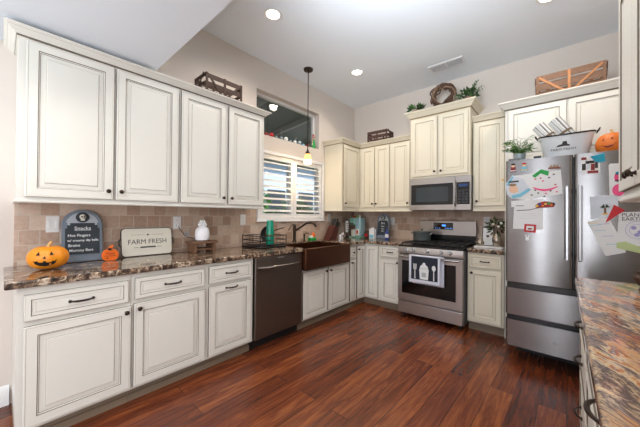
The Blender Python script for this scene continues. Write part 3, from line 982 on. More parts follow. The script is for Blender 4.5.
# ------------------------------------------------------------------ RANGE
t = thing('gas_range', (1.573, -0.4, 0), 'stainless steel freestanding gas range with five knobs and black oven glass', 'range')
x0, x1 = 1.192, 1.952
b = MB(); b.box(x0, -.70, .05, x1, -.03, .885); b.build('body', 'greyside', t, smooth=False)
for (xx, yy) in ((x0 + .05, -.64), (x1 - .05, -.64), (x0 + .05, -.08), (x1 - .05, -.08)):
    MB().lathe([(0.02, 0), (0.02, 0.05)], (xx, yy, 0), n=10).build('foot', 'blackM', t)
b = MB(); b.prism([(x0, -.70, .806), (x0, -.752, .806), (x0, -.757, .83), (x0, -.742, .888), (x0, -.70, .90)], (x1 - x0, 0, 0)); b.build('knob_panel', 'steel', t, bevel=.002)
b = MB(); b.box(x0, -.742, .886, x1, -.03, .908); b.build('cooktop', 'black', t, bevel=.003)
for xx in (1.300, 1.396, 1.566, 1.722, 1.820):
    b = MB(); b.lathe([(0, 0), (.026, 0), (.026, .006), (.019, .010), (.018, .032), (.015, .035), (0, .035)], (xx, -.749, .853), (0, -1, .22), 16)
    b.box(xx - .003, -.80, .838, xx + .003, -.775, .880)
    b.build('knob', 'steelH', t)
dr = MB().box(x0 + .004, -.752, .065, x1 - .004, -.70, .208).build('drawer', 'steel', t, bevel=.004)
b = MB()
zz = [(.222, .30), (.30, .725), (.725, .792)]
b.box(x0 + .004, -.755, .222, x1 - .004, -.70, .312); b.box(x0 + .004, -.755, .722, x1 - .004, -.70, .792)
b.box(x0 + .004, -.755, .312, x0 + .055, -.70, .722); b.box(x1 - .072, -.755, .312, x1 - .004, -.70, .722)
door = b.build('oven_door', 'steel', t, bevel=.002)
MB().box(x0 + .055, -.751, .312, x1 - .072, -.72, .722).build('window', 'glassB', door)
b = MB(); b.tube([(x0 + .03, -.80, .775), (x1 - .03, -.80, .775)], .0125, 12)
for xx in (x0 + .06, x1 - .06): b.box(xx - .012, -.80, .765, xx + .012, -.753, .785)
b.build('handle', 'steelH', door)
b = MB(); b.box(x0 + .01, -.072, .908, x1 - .01, -.012, 1.213); bg = b.build('backguard', 'steel', t, bevel=.008)
MB().box(1.40, -.0755, 1.09, 1.66, -.072, 1.185).build('display', 'glassB', bg)
b = MB(); b.box(1.515, -.0765, 1.135, 1.565, -.0755, 1.158)
for i in range(8):
    xx = 1.425 + i * .028 if i < 3 else 1.50 + i * .02
    b.box(xx, -.0763, 1.105 + .0, xx + .010, -.0755, 1.112)
b.build('digits', 'led', bg)
MB().box(x0 + .012, -.080, .908, x1 - .012, -.0725, 1.02).build('lower_trim', 'black', bg)


def grate(cx_, w):
    b = MB()
    ya, yb = -.70, -.12; z = .936
    r = .0065
    b.tube([(cx_ - w / 2, ya, z), (cx_ - w / 2, yb, z)], r, 6); b.tube([(cx_ + w / 2, ya, z), (cx_ + w / 2, yb, z)], r, 6)
    for yy in (ya, (ya * 3 + yb) / 4, (ya + yb) / 2, (ya + yb * 3) / 4, yb): b.tube([(cx_ - w / 2, yy, z), (cx_ + w / 2, yy, z)], r, 6)
    b.tube([(cx_, ya, z), (cx_, yb, z)], r, 6)
    for sx in (-1, 1):
        for yy in (ya, yb): b.tube([(cx_ + sx * w / 2, yy, .909), (cx_ + sx * w / 2, yy, z)], r, 6)
    return b.build('grate', 'blackM', t)


for cx_ in (x0 + .145, (x0 + x1) / 2, x1 - .145): grate(cx_, .225)
for (xx, yy) in ((x0 + .145, -.56), (x0 + .145, -.27), (x1 - .145, -.56), (x1 - .145, -.27), ((x0 + x1) / 2, -.41)):
    MB().lathe([(.045, 0), (.045, .006), (.034, .012), (.02, .014), (0, .014)], (xx, yy, .908), n=16).build('burner', 'blackM', t)

# pot on the rear left burner
t = thing('saucepan', (1.325, -.30, .943), 'dark grey enamel pot with side handles on the rear left burner', 'pot')
MB().lathe([(0, 0), (.105, 0), (.115, .008), (.118, .105), (.122, .110), (.116, .112), (.112, .100), (.108, .012), (0, .010)], (1.325, -.30, .943), n=28).build('pot_body', 'potgrey', t)
for sg in (-1, 1):
    c = Vector((1.325, -.30, 1.035)); dx = Vector((sg, 0, 0))
    MB().tube([c + dx * .115 + Vector((0, -.03, 0)), c + dx * .145 + Vector((0, -.022, .004)), c + dx * .148 + Vector((0, .022, .004)), c + dx * .115 + Vector((0, .03, 0))], .006, 8).build('handle', 'steelH', t)
MB().lathe([(.121, 0), (.121, .006), (.07, .016), (0, .020)], (1.325, -.30, 1.055), n=28).build('lid', 'potgrey', t)
MB().lathe([(.008, 0), (.008, .012), (.018, .018), (.014, .026), (0, .028)], (1.325, -.30, 1.074), n=12).build('lid_knob', 'black', t)

# towel hanging over the oven handle
tw = thing('dish_towel', (1.565, -.80, .47), 'white edged dark navy dish towel hanging on the oven handle, printed with utensils', 'towel')
NX, NZ = 26, 22


def towel_sheet(xa, xb, ztop, zbot, yfun, border, name, drop=0.0):
    b = MB(); vs = []
    for j in range(NZ + 1):
        for i in range(NX + 1):
            x = xa + (xb - xa) * i / NX; s_ = j / NZ
            z = ztop + (zbot - ztop) * s_
            vs.append((x, yfun(x, s_), z - drop * (i / NX)))
    b.add(vs, [])
    for j in range(NZ):
        for i in range(NX):
            edge = i < border or i >= NX - border or j >= NZ - 3
            a = j * (NX + 1) + i
            b.f.append((a, a + 1, a + NX + 2, a + NX + 1)); b.m.append(0 if edge else 1)
    o = b.build(name, ['cloth', 'navy'], tw)
    sm = o.modifiers.new('thick', 'SOLIDIFY'); sm.thickness = .004; sm.offset = 0
    return o


towel_sheet(1.368, 1.735, .792, .478, lambda x, s: -.819 - .004 * s + .003 * math.sin(x * 38), 2, 'front_fold', .0)
towel_sheet(1.40, 1.765, .792, .462, lambda x, s: -.784 + .002 * math.sin(x * 30), 40, 'back_fold')
b = MB(); vs = []
for j in range(9):
    an = PI * j / 8
    for i in range(2):
        vs.append((1.368 + .397 * i, -.8015 - .0175 * math.cos(an), .792 + .0155 * math.sin(an)))
b.add(vs, [(2 * j, 2 * j + 1, 2 * j + 3, 2 * j + 2) for j in range(8)])
o = b.build('top_fold', 'cloth', tw); sm = o.modifiers.new('thick', 'SOLIDIFY'); sm.thickness = .003; sm.offset = 0
yf = -.8275
b = MB()  # printed pot with lid, fork/whisk left and slotted spoon right
b.prism([(1.505, yf, .53), (1.60, yf, .53), (1.608, yf, .64), (1.595, yf, .685), (1.57, yf, .705), (1.565, yf, .725), (1.54, yf, .725), (1.535, yf, .705), (1.51, yf, .685), (1.497, yf, .64)], (0, -.001, 0))
for cx_ in (1.445, 1.665):
    b.prism([(cx_ - .006, yf, .53), (cx_ + .006, yf, .53), (cx_ + .005, yf, .645), (cx_ - .005, yf, .645)], (0, -.001, 0))
for k in range(-2, 3):
    b.prism([(1.445 + k * .008 - .0025, yf, .64), (1.445 + k * .008 + .0025, yf, .64), (1.445 + k * .009 + .0025, yf, .705), (1.445 + k * .009 - .0025, yf, .705)], (0, -.001, 0))
b.prism([(1.665 + .022 * math.cos(2 * PI * k / 14), yf, .672 + .033 * math.sin(2 * PI * k / 14)) for k in range(14)], (0, -.001, 0))
b.build('utensil_print', 'chalk', tw, smooth=False)
b = MB()
b.prism([(1.505, yf - .0012, .655), (1.60, yf - .0012, .655), (1.60, yf - .0012, .66), (1.505, yf - .0012, .66)], (0, -.0008, 0))
b.prism([(1.527, yf - .0012, .56), (1.578, yf - .0012, .56), (1.578, yf - .0012, .61), (1.527, yf - .0012, .61)], (0, -.0008, 0))
b.build('pot_print', 'grey', tw, smooth=False)

# ------------------------------------------------------------------ MICROWAVE
t = thing('microwave', (1.573, -.2, 1.35), 'stainless over the range microwave with a vertical handle', 'microwave')
MB().box(1.200, -.385, 1.352, 1.953, -.012, 1.770).build('body', 'greyside', t, smooth=False)
b = MB()
b.box(1.201, -.425, 1.352, 1.775, -.385, 1.420); b.box(1.201, -.425, 1.690, 1.775, -.385, 1.768)
b.box(1.201, -.425, 1.420, 1.222, -.385, 1.690); b.box(1.755, -.425, 1.420, 1.775, -.385, 1.690)
md = b.build('door', 'steel', t, bevel=.002)
MB().box(1.222, -.422, 1.420, 1.755, -.39, 1.690).build('window', 'black', md)
MB().box(1.29, -.4235, 1.46, 1.70, -.422, 1.65).build('inner_window', 'glassG', md)
b = MB(); b.tube([(1.785, -.43, 1.40), (1.785, -.462, 1.43), (1.785, -.466, 1.55), (1.785, -.462, 1.68), (1.785, -.43, 1.705)], .010, 10); b.build('handle', 'steelH', md)
b = MB(); b.box(1.779, -.425, 1.352, 1.952, -.385, 1.42); b.box(1.779, -.425, 1.690, 1.952, -.385, 1.768); b.box(1.779, -.425, 1.42, 1.80, -.385, 1.69); b.box(1.94, -.425, 1.42, 1.952, -.385, 1.69)
cp = b.build('control_panel', 'steel', t, bevel=.002)
MB().box(1.80, -.4245, 1.42, 1.94, -.39, 1.69).build('keypad', 'glassB', cp)
b = MB()
for r in range(5):
    for c in range(3): b.box(1.815 + c * .04, -.4252, 1.44 + r * .034, 1.843 + c * .04, -.4245, 1.458 + r * .034)
b.build('buttons', mat('dim key legend', (58, 64, 74), 0.4), cp, smooth=False)
MB().box(1.82, -.4252, 1.635, 1.915, -.4245, 1.668).build('clock_display', mat('dim clock display', (24, 40, 66), 0.2, emit=(20, 60, 120), es=.4), cp)

# ------------------------------------------------------------------ REFRIGERATOR
t = thing('refrigerator', (2.84, -.6, 0), 'stainless french door refrigerator covered in drawings and magnets', 'refrigerator')
fx0, fx1, fs = 2.388, 3.296, 2.842
MB().box(fx0 + .004, -1.035, .125, fx1 - .004, -.63, 1.765).build('body', 'greyside', t, bevel=.004)
MB().box(fx0 + .06, -0.82, 0.0, fx1 - .03, -.66, .125).build('base_grille', 'blackM', t)
MB().box(fx0 + .012, -1.045, .13, fx1 - .012, -1.034, 1.755).build('door_gasket', 'black', t, smooth=False)


def fdoor(name, xa, xb, za, zb, left_round, right_round):
    b = MB(); r = .022; pts = []
    pts.append((xa, -1.046)); pts.append((xb, -1.046))
    def arc(cx_, cy_, a0, a1):
        return [(cx_ + r * math.cos(a0 + (a1 - a0) * i / 5), cy_ + r * math.sin(a0 + (a1 - a0) * i / 5)) for i in range(6)]
    pts += arc(xb - r, -1.10 + r, 0, -PI / 2) if right_round else [(xb, -1.10)]
    pts += arc(xa + r, -1.10 + r, -PI / 2, -PI) if left_round else [(xa, -1.10)]
    b.prism([(p[0], p[1], za) for p in pts], (0, 0, zb - za))
    return b.build(name, 'steelV', t)


dl = fdoor('door', fx0, fs - .003, .700, 1.772, True, True)
dr_ = fdoor('door', fs + .003, fx1, .700, 1.772, True, True)
fd1 = fdoor('drawer', fx0, fx1, .412, .645, True, True)
fd2 = fdoor('drawer', fx0, fx1, .135, .365, True, True)
for (z, o_) in ((.648, fd1), (.368, fd2)):
    MB().box(fx0 + .01, -1.075, z - .002, fx1 - .01, -1.046, z + .042 if z > .5 else z + .040).build('recessed_grip', 'black', o_)
for (xx, pa) in ((fs - .040, dl), (fs + .036, dr_)):
    b = MB()
    b.box(xx - .011, -1.158, .93, xx + .011, -1.142, 1.52)
    b.box(xx - .009, -1.145, .95, xx + .009, -1.10, .985); b.box(xx - .009, -1.145, 1.465, xx + .009, -1.10, 1.50)
    b.build('handle', 'steelH', pa, bevel=.005)
MB().lathe([(.013, 0), (.013, .002), (0, .003)], (2.735, -1.10, .235), (0, -1, 0), 16).build('badge', 'grey', fd2)
MB().box(fx0 + .02, -1.09, 1.772, fx0 + .10, -1.0, 1.79).build('hinge_cover', 'greyside', t)
MB().box(fx1 - .10, -1.09, 1.772, fx1 - .02, -1.0, 1.79).build('hinge_cover', 'greyside', t)

# papers and magnets on the doors (front plane y = -1.10)
FY = -1.1005


def flat(pts, name, m, parent, lvl=0, thick=.0008):
    y = FY - lvl * .0011
    b = MB(); b.prism([(p[0], y, p[1]) for p in pts], (0, -thick, 0))
    return b.build(name, m, parent, smooth=False)


def circ(cx_, cz_, r, n=10, rz=None):
    rz = rz or r
    return [(cx_ + r * math.cos(2 * PI * k / n), cz_ + rz * math.sin(2 * PI * k / n)) for k in range(n)]


def ppr(name, pts, m, label, cat, lvl=0, group=None):
    cxp = sum(p[0] for p in pts) / len(pts); czp = min(p[1] for p in pts)
    t_ = thing(name, (cxp, FY, czp), label, cat, group)
    flat(pts, 'sheet', m, t_, lvl)
    return t_


p = ppr('drawing', [(2.443, 1.635), (2.764, 1.656), (2.776, 1.462), (2.543, 1.42), (2.45, 1.43)], 'paper', 'white drawing with a pink smile and green top on the left refrigerator door', 'drawing')
flat([(2.577, 1.624), (2.637, 1.675), (2.690, 1.652), (2.684, 1.615), (2.636, 1.640), (2.597, 1.605)], 'green_cap', 'green', p, 1)
flat([(2.585 + .16 * k / 8, 1.528 - .022 * math.sin(PI * k / 8)) for k in range(9)] + [(2.585 + .16 * k / 8, 1.518 - .030 * math.sin(PI * k / 8)) for k in range(8, -1, -1)], 'pink_smile', 'pink', p, 1)
rn = random.Random(3)
for (a, c, mm) in ((2.60, 1.595, 'red'), (2.65, 1.575, 'pink'), (2.635, 1.60, 'red'), (2.73, 1.54, 'red'), (2.69, 1.60, 'ink'), (2.575, 1.46, 'ink'), (2.62, 1.475, 'ink'),
                   (2.67, 1.47, 'pink'), (2.70, 1.49, 'ink'), (2.74, 1.48, 'pink'), (2.72, 1.625, 'ink'), (2.60, 1.50, 'ink'), (2.66, 1.445, 'ink')):
    flat(circ(a, c, .008, 7, .006), 'spot', mm, p, 1)
p = ppr('drawing', [(2.386, 1.565), (2.44, 1.640), (2.52, 1.60), (2.565, 1.50), (2.50, 1.44), (2.44, 1.430), (2.40, 1.47)], 'paperB', 'round edged card with a baby face and blue border on the left refrigerator door', 'drawing', 2)
flat([(2.44, 1.437), (2.50, 1.448), (2.57, 1.505), (2.556, 1.522), (2.49, 1.475), (2.43, 1.462)], 'blue_band', 'blue', p, 3)
flat([(2.392, 1.56), (2.438, 1.632), (2.448, 1.622), (2.408, 1.552)], 'blue_edge', 'blue', p, 3)
flat(circ(2.448, 1.515, .034, 12), 'face_patch', 'skin', p, 3)
flat(circ(2.440, 1.555, .03, 12, .012), 'hair_patch', 'twig2', p, 4)
flat([(2.41, 1.575), (2.485, 1.578), (2.485, 1.592), (2.41, 1.590)], 'scribble', 'ink', p, 3)
p = ppr('note_paper', [(2.429, 1.414), (2.655, 1.425), (2.651, 1.167), (2.444, 1.167), (2.452, 1.36), (2.432, 1.36)], 'paper', 'white letter sheet under a red magnet on the left refrigerator door', 'paper', 1)
flat([(2.470, 1.330), (2.56, 1.336), (2.62, 1.352), (2.62, 1.347), (2.56, 1.330), (2.470, 1.324)], 'pen_line', 'ink', p, 2)
flat([(2.465, 1.372), (2.52, 1.372), (2.52, 1.367), (2.465, 1.367)], 'pen_line', 'ink', p, 2)
for z in (1.30, 1.28, 1.26): flat([(2.47, z), (2.60, z + .003), (2.60, z + .0015), (2.47, z - .0015)], 'pen_line', 'grey', p, 2)
p = ppr('fridge_magnet', [(2.527, 1.212), (2.608, 1.208), (2.603, 1.138), (2.522, 1.144)], 'red', 'red framed photo magnet holding the letter on the left refrigerator door', 'magnet', 4)
flat([(2.541, 1.196), (2.592, 1.194), (2.588, 1.155), (2.538, 1.159)], 'photo', 'paper', p, 5)
flat([(2.551, 1.178), (2.578, 1.177), (2.576, 1.164), (2.549, 1.165)], 'figures', 'redD', p, 6)
p = ppr('fridge_magnet', circ(2.545, 1.085, .012, 10, .016), 'ceramic', 'small white bunny magnet below the red framed magnet', 'magnet', 2)
flat([(2.536, 1.098), (2.529, 1.118), (2.537, 1.118), (2.543, 1.100)], 'ear', 'ceramic', p, 2)
flat([(2.548, 1.100), (2.554, 1.118), (2.561, 1.116), (2.555, 1.097)], 'ear', 'ceramic', p, 2)
p = ppr('fridge_magnet', [(2.598, 1.366), (2.62, 1.392), (2.66, 1.405), (2.70, 1.398), (2.73, 1.380), (2.722, 1.356), (2.66, 1.350), (2.61, 1.348)], 'redD', 'long cluster magnet of autumn coloured shapes in the middle of the left refrigerator door', 'magnet', 3)
for (a, c, mm) in ((2.612, 1.366, 'yellow'), (2.630, 1.380, 'blueD'), (2.648, 1.392, 'red'), (2.650, 1.368, 'orangeboard'), (2.668, 1.382, 'yellow'), (2.69, 1.385, 'green'), (2.685, 1.366, 'red'), (2.706, 1.372, 'orangeboard'), (2.72, 1.384, 'ink')):
    flat(circ(a, c, .0095, 8), 'charm', mm, p, 4)
for (a, z, lab, ms) in ((2.444, 1.705, 'dark haired figure magnet at the top left corner of the refrigerator', ('redD', 'skin', 'dark')),
                        (2.523, 1.704, 'small colourful figure magnet second from the refrigerator\'s left edge', ('blue', 'skin', 'red'))):
    p = ppr('fridge_magnet', [(a - .020, z - .035), (a + .020, z - .035), (a + .016, z + .012), (a - .016, z + .012)], ms[0], lab, 'magnet', 3)
    flat(circ(a, z + .020, .015, 10), 'head', ms[1], p, 4)
    flat([(a - .016, z + .024), (a - .012, z + .038), (a + .012, z + .038), (a + .016, z + .024)], 'hair', ms[2], p, 5)
    flat([(a - .02, z - .02), (a + .02, z - .02), (a + .02, z - .028), (a - .02, z - .028)], 'sash', 'yellow' if ms[0] == 'blue' else 'paper', p, 4)
p = ppr('fridge_magnet', [(2.684, 1.672), (2.766, 1.668), (2.766, 1.682), (2.75, 1.682), (2.744, 1.708), (2.734, 1.685), (2.724, 1.712), (2.712, 1.685), (2.702, 1.708), (2.694, 1.685), (2.684, 1.686)],
        'twig2', 'pinkish brown row of peaks magnet near the top centre of the left refrigerator door', 'magnet', 2)
flat([(2.69, 1.674), (2.76, 1.671), (2.76, 1.678), (2.69, 1.680)], 'strip', 'redD', p, 3)
# right door
p = ppr('photo_card', [(2.886, 1.750), (2.987, 1.742), (2.990, 1.607), (2.886, 1.611)], 'paper', 'team photo card at the top of the right refrigerator door', 'photo')
for (a, c, w_, h_, mm) in ((2.90, 1.64, .022, .05, 'ink'), (2.925, 1.645, .022, .06, 'paperB'), (2.95, 1.635, .022, .05, 'redD'), (2.97, 1.65, .016, .05, 'ink'), (2.935, 1.69, .05, .02, 'ink'), (2.90, 1.72, .03, .02, 'redD'), (2.95, 1.612, .06, .02, 'redD')):
    flat([(a - w_ / 2, c), (a + w_ / 2, c), (a + w_ / 2, c + h_), (a - w_ / 2, c + h_)], 'figure', mm, p, 1)
ppr('fridge_magnet', [(2.934, 1.742), (3.012, 1.758), (3.018, 1.696), (2.985, 1.690), (2.961, 1.702)], 'tealcard', 'teal blue flat magnet overlapping the team photo on the refrigerator', 'magnet', 2)
p = ppr('drawing', [(3.034, 1.66), (3.040, 1.675), (3.115, 1.672), (3.120, 1.395), (3.048, 1.398), (3.040, 1.41)], 'paper', 'white card with pink round creature beside the hanging cabinet', 'drawing')
flat(circ(3.085, 1.475, .032, 14, .045), 'pink_circle', 'pink', p, 1)
flat(circ(3.075, 1.57, .012, 8, .03), 'pink_mark', 'pink', p, 1)
flat(circ(3.082, 1.60, .014, 8, .012), 'teal_mark', 'tealcard', p, 1)
flat(circ(3.085, 1.545, .02, 8, .008), 'dark_mark', 'ink', p, 1)
ppr('note_paper', [(2.932, 1.436), (2.95, 1.428), (2.965, 1.436), (3.081, 1.440), (3.088, 1.290), (2.939, 1.260)], 'paperB', 'blank bluish torn paper on the right refrigerator door', 'paper', 1)
p = ppr('fridge_magnet', [(3.010, 1.302), (3.022, 1.302), (3.022, 1.345), (3.010, 1.345)], 'wood', 'small palm tree magnet left of the red triangle', 'magnet', 3)
for (dx, dz) in ((-.022, .010), (.02, .012), (-.014, .024), (.014, .024), (-.02, -.004)):
    flat([(3.016, 1.348), (3.016 + dx * .6, 1.352 + dz), (3.016 + dx * 1.3, 1.345 + dz * .4), (3.016 + dx * .5, 1.344 + dz * .3)], 'frond', 'leafD', p, 4)
flat(circ(3.016, 1.300, .018, 8, .006), 'sand', 'yellow', p, 3)
p = ppr('drawing', [(2.92, 1.236), (3.033, 1.275), (3.121, 1.055), (3.121, 1.019), (3.019, .984)], 'paper', 'tilted crayon drawing on white paper low on the right refrigerator door', 'drawing', 2)
for (a, c, mm) in ((2.965, 1.21, 'blue'), (2.99, 1.17, 'blue'), (3.01, 1.22, 'lav'), (3.03, 1.13, 'lav'), (3.05, 1.07, 'blue'), (2.95, 1.225, 'yellow')):
    flat([(a - .03, c), (a + .03, c + .006), (a + .03, c + .009), (a - .03, c + .003)], 'crayon_line', mm, p, 3)
p = ppr('drawing', [(3.088, 1.312), (3.270, 1.318), (3.270, 1.00), (3.074, 1.05)], 'paper', 'planet earth drawing with a pencil globe on the right refrigerator door', 'drawing', 3)
flat([(3.074, 1.05), (3.076, 1.09), (3.12, 1.10), (3.18, 1.07), (3.27, 1.09), (3.27, 1.00)], 'green_ground', 'paperG', p, 4)
for rr in (.055, .036):
    b = MB(); b.tube([(3.175 + rr * math.cos(2 * PI * k / 20), FY - .0055, 1.185 + rr * 1.15 * math.sin(2 * PI * k / 20)) for k in range(21)], .0012, 5); b.build('globe_ring', 'lav', p)
for (a, c) in ((3.16, 1.20), (3.19, 1.17), (3.175, 1.15)):
    flat(circ(a, c, .014, 8), 'land_patch', 'lav', p, 4)
text('PLANET', .036, (3.100, FY - .0050, 1.292), (1, 0, 0), (0, 0, 1), 'lettering', 'ink', p, align='LEFT')
text('EARTH', .036, (3.100, FY - .0050, 1.262), (1, 0, 0), (0, 0, 1), 'lettering', 'ink', p, align='LEFT')
ppr('pennant', [(3.062, 1.368), (3.118, 1.327), (3.016, 1.231)], 'red', 'solid red triangle pennant between the blank paper and the planet drawing', 'pennant', 6)

# on top of the refrigerator
FT = 1.773
t = thing('potted_fern', (2.475, -.95, FT), 'leafy green fern in a small grey blue pot on the refrigerator', 'plant')
MB().lathe([(.038, 0), (.048, .05), (.052, .075), (.046, .075), (.043, .055), (0, .055)], (2.475, -.95, FT), n=18).build('pot', 'tin', t)
b = MB(); rnd = random.Random(11)
for i in range(60):
    a = rnd.uniform(0, 2 * PI); L = rnd.uniform(.06, .14); up = rnd.uniform(.6, 2.6)
    dv = Vector((math.cos(a), math.sin(a) * .8, 0)); base_ = Vector((2.475, -.95, FT + .07))
    pts = [base_ + dv * (L * q) + Vector((0, 0, up * L * q * (1.25 - .75 * q))) for q in (0, .25, .5, .75, 1)]
    b.tube(pts, .0015, 4, 0)
    for q in range(1, 5):
        for sg in (-1, 1):
            sd = Vector((-dv.y, dv.x, 0)) * sg
            p0 = pts[q]; s_ = .020 * rnd.uniform(.8, 1.4)
            tip = p0 + (sd * .8 + dv * .6 + Vector((0, 0, rnd.uniform(-.4, .3)))).normalized() * s_ * 1.7
            m1 = (p0 + tip) / 2 + dv * s_ * .35; m2 = (p0 + tip) / 2 - dv * s_ * .35 + Vector((0, 0, .002))
            b.add([p0, m1, tip, m2], [(0, 1, 2), (0, 2, 3)], rnd.choice((0, 1, 1)))
b.build('fronds', ['leaf', 'leafP'], t, smooth=False)
t = thing('message_block', (2.60, -1.0, FT), 'tiny white box sign with a dark face beside the fern pot', 'sign')
MB().box(2.575, -.99, FT, 2.640, -.968, FT + .050).build('block', 'sign', t, bevel=.002)
MB().box(2.581, -.9915, FT + .008, 2.634, -.990, FT + .036).build('dark_face', 'slate', t)

# enamel tub
TBX, TBY = 2.795, -.80
t = thing('enamel_tub', (TBX, TBY, FT), 'oval white enamel tub with a black rim and tractor picture on the refrigerator', 'tub')
b = MB(); n = 32
prof = [(0.0, 0.0, 0), (.122, 0.0, 0), (.130, .004, 0), (.168, .19, 0), (.174, .206, 1), (.181, .210, 1), (.181, .218, 1), (.172, .218, 0), (.160, .19, 0), (.122, .010, 0), (0, .010, 0)]
vs = []
for r, h, m_ in prof:
    for i in range(n):
        a = 2 * PI * i / n
        zadd = (.016 * math.cos(a) ** 2) * (h / .218)
        vs.append((TBX + r * 1.08 * math.cos(a), TBY + r * .62 * math.sin(a), FT + h + zadd))
b.add(vs, [])
for j in range(len(prof) - 1):
    for i in range(n):
        b.f.append((j * n + i, j * n + (i + 1) % n, (j + 1) * n + (i + 1) % n, (j + 1) * n + i)); b.m.append(prof[j][2])
b.build('tub_body', ['tub', 'black'], t)
for sg in (-1, 1):
    c = Vector((TBX + sg * .195, TBY, FT + .225))
    MB().tube([c + Vector((0, -.035, -.01)), c + Vector((sg * .018, -.03, .02)), c + Vector((sg * .02, .03, .02)), c + Vector((0, .035, -.01))], .0045, 8).build('handle', 'black', t)


def tub_front(x, z):      # point on the front of the tub
    h = z - FT; r = .130 + (.168 - .130) * (h - .004) / .186
    c = max(-1, min(1, (x - TBX) / (r * 1.08)))
    return TBY - r * .62 * math.sqrt(max(0, 1 - c * c)) - .001


def decal(pts, name, m, parent):
    b = MB(); vs = []
    b.prism([(x, tub_front(x, z), z) for x, z in pts], (0, -.001, 0))
    return b.build(name, m, parent, smooth=False)


T0x, T0z = 2.775, FT + .112
decal([(T0x - .045, T0z), (T0x - .030, T0z + .016), (T0x - .005, T0z + .020), (T0x + .0, T0z + .042), (T0x + .025, T0z + .044), (T0x + .030, T0z + .018), (T0x + .045, T0z + .012), (T0x + .045, T0z), (T0x + .01, T0z + .004)], 'tractor_picture', 'ink', t)
text('FARM FRESH', .026, (2.778, TBY - .0935, FT + .088), (1, 0, 0), (0, -.13, 1), 'lettering', 'ink', t, sx=1.15)

# newspaper rolls
for k, (bx, by, tx, ty, tz, bz, lab) in enumerate(((2.775, -.80, 2.600, -.80, 2.120, FT + .10, 'left roll of striped newspaper leaning out of the enamel tub'),
                                                   (2.900, -.80, 2.715, -.80, 2.150, FT + .10, 'right roll of striped newspaper leaning out of the enamel tub'))):
    t = thing('newspaper_roll', (bx, by, bz), lab, 'newspaper')
    A_ = Vector((bx, by, bz)); B_ = Vector((tx, ty, tz)); ax = (B_ - A_).normalized(); L = (B_ - A_).length
    u_ = ax.cross(Vector((0, 1, 0))).normalized(); w_ = ax.cross(u_)
    b = MB(); nn = 28
    for (c, r) in (((0, 0), .050),):
        vs = []
        for q in (0, L * .5, L * .62, L):
            rr = r * (.9 if q in (L * .5, L * .62) else 1.0)
            for i in range(nn):
                an = 2 * PI * i / nn; rad = rr * (1.0 if i % 2 else .86)
                vs.append(A_ + ax * q + u_ * rad * math.cos(an) + w_ * rad * math.sin(an))
        k0 = len(b.v); b.add(vs, [])
        for j in range(3):
            for i in range(nn):
                b.f.append((k0 + j * nn + i, k0 + j * nn + (i + 1) % nn, k0 + (j + 1) * nn + (i + 1) % nn, k0 + (j + 1) * nn + i)); b.m.append(1 if i % 4 == 0 else 0)
        b.f.append(tuple(k0 + 3 * nn + i for i in range(nn))); b.m.append(0)
        b.f.append(tuple(k0 + nn - 1 - i for i in range(nn))); b.m.append(0)
    b.build('rolled_paper', ['paper', 'newsline'], t, smooth=False)
    # printed sheets spiral at the end
    b = MB(); b.tube([B_ + ax * .001 + (u_ * math.cos(a_) + w_ * math.sin(a_)) * (.005 + .0050 * a_) for a_ in [i * .45 for i in range(18)]], .0012, 4); b.build('paper_edge', 'ink', t)
    b = MB(); b.lathe([(.044, L * .54), (.050, L * .55), (.050, L * .59), (.044, L * .60)], A_, ax, 20); b.build('twine_band', 'twine', t)


def pumpkin(c, r, h, m, nm, label, ribs=10, squash=1.0, rot=0.0):
    t = thing(nm, (c[0], c[1], c[2]), label, 'pumpkin')
    b = MB(); n = 60; K = 16; vs = []
    for j in range(K + 1):
        th = PI * j / K
        for i in range(n):
            a = 2 * PI * i / n
            rib = 1 - .05 * (1 - abs(math.cos(a * ribs / 2))) * math.sin(th)
            rr = r * (math.sin(th) ** .75) * rib
            zz = h / 2 - h / 2 * math.cos(th) * (1 if th < PI / 2 else 1 - .16 * (math.sin(th) < .35) * (1 - math.sin(th)))
            vs.append((c[0] + rr * math.cos(a) * squash, c[1] + rr * math.sin(a), c[2] + zz))
    b.add(vs, [])
    for j in range(K):
        for i in range(n): b.f.append((j * n + i, j * n + (i + 1) % n, (j + 1) * n + (i + 1) % n, (j + 1) * n + i)); b.m.append(0)
    b.build('shell', m, t)
    MB().tube([(c[0], c[1], c[2] + h * .93), (c[0] + .002, c[1] + .004, c[2] + h * 1.05), (c[0] - .004, c[1] + .014, c[2] + h * 1.16)], [.012, .008, .0085], 8).build('stem', 'stem', t)
    return t


def pumpkin_surface(c, r, h, az, zf, ribs=10, squash=1.0):
    """point on the shell at azimuth az and height fraction zf"""
    th = math.acos(max(-1, min(1, 1 - 2 * zf)))
    rib = 1 - .05 * (1 - abs(math.cos(az * ribs / 2))) * math.sin(th)
    rr = r * (math.sin(th) ** .75) * rib
    return Vector((c[0] + rr * math.cos(az) * squash, c[1] + rr * math.sin(az), c[2] + h * zf))


def pumpkin_face(t, c, r, h, az0, shapes, m, rb):
    nv = Vector((math.cos(az0), math.sin(az0), 0))
    for nm, pts in shapes:
        vs = [pumpkin_surface(c, r, h, az0 + a, zf) for a, zf in pts]
        cen = sum(vs, Vector()) / len(vs)
        b = MB(); b.prism([v + nv * .0015 - (nv * .006) for v in vs], nv * .010); b.build(nm, m, t, smooth=False)


fc = (3.075, -.84, FT)
t = pumpkin(fc, .100, .185, 'pumpkinF', 'foam_pumpkin', 'orange pumpkin with a faint carved face on top of the refrigerator, right of the tub', ribs=9)
pumpkin_face(t, fc, .100, .185, -PI / 2 - .3, [('eye', [(-.40, .62), (-.22, .62), (-.31, .72)]), ('eye', [(.15, .64), (.32, .64), (.23, .74)]), ('mouth', [(-.45, .44), (-.1, .36), (.3, .40), (.48, .50), (.25, .34), (-.1, .30)])], 'redD', 0)

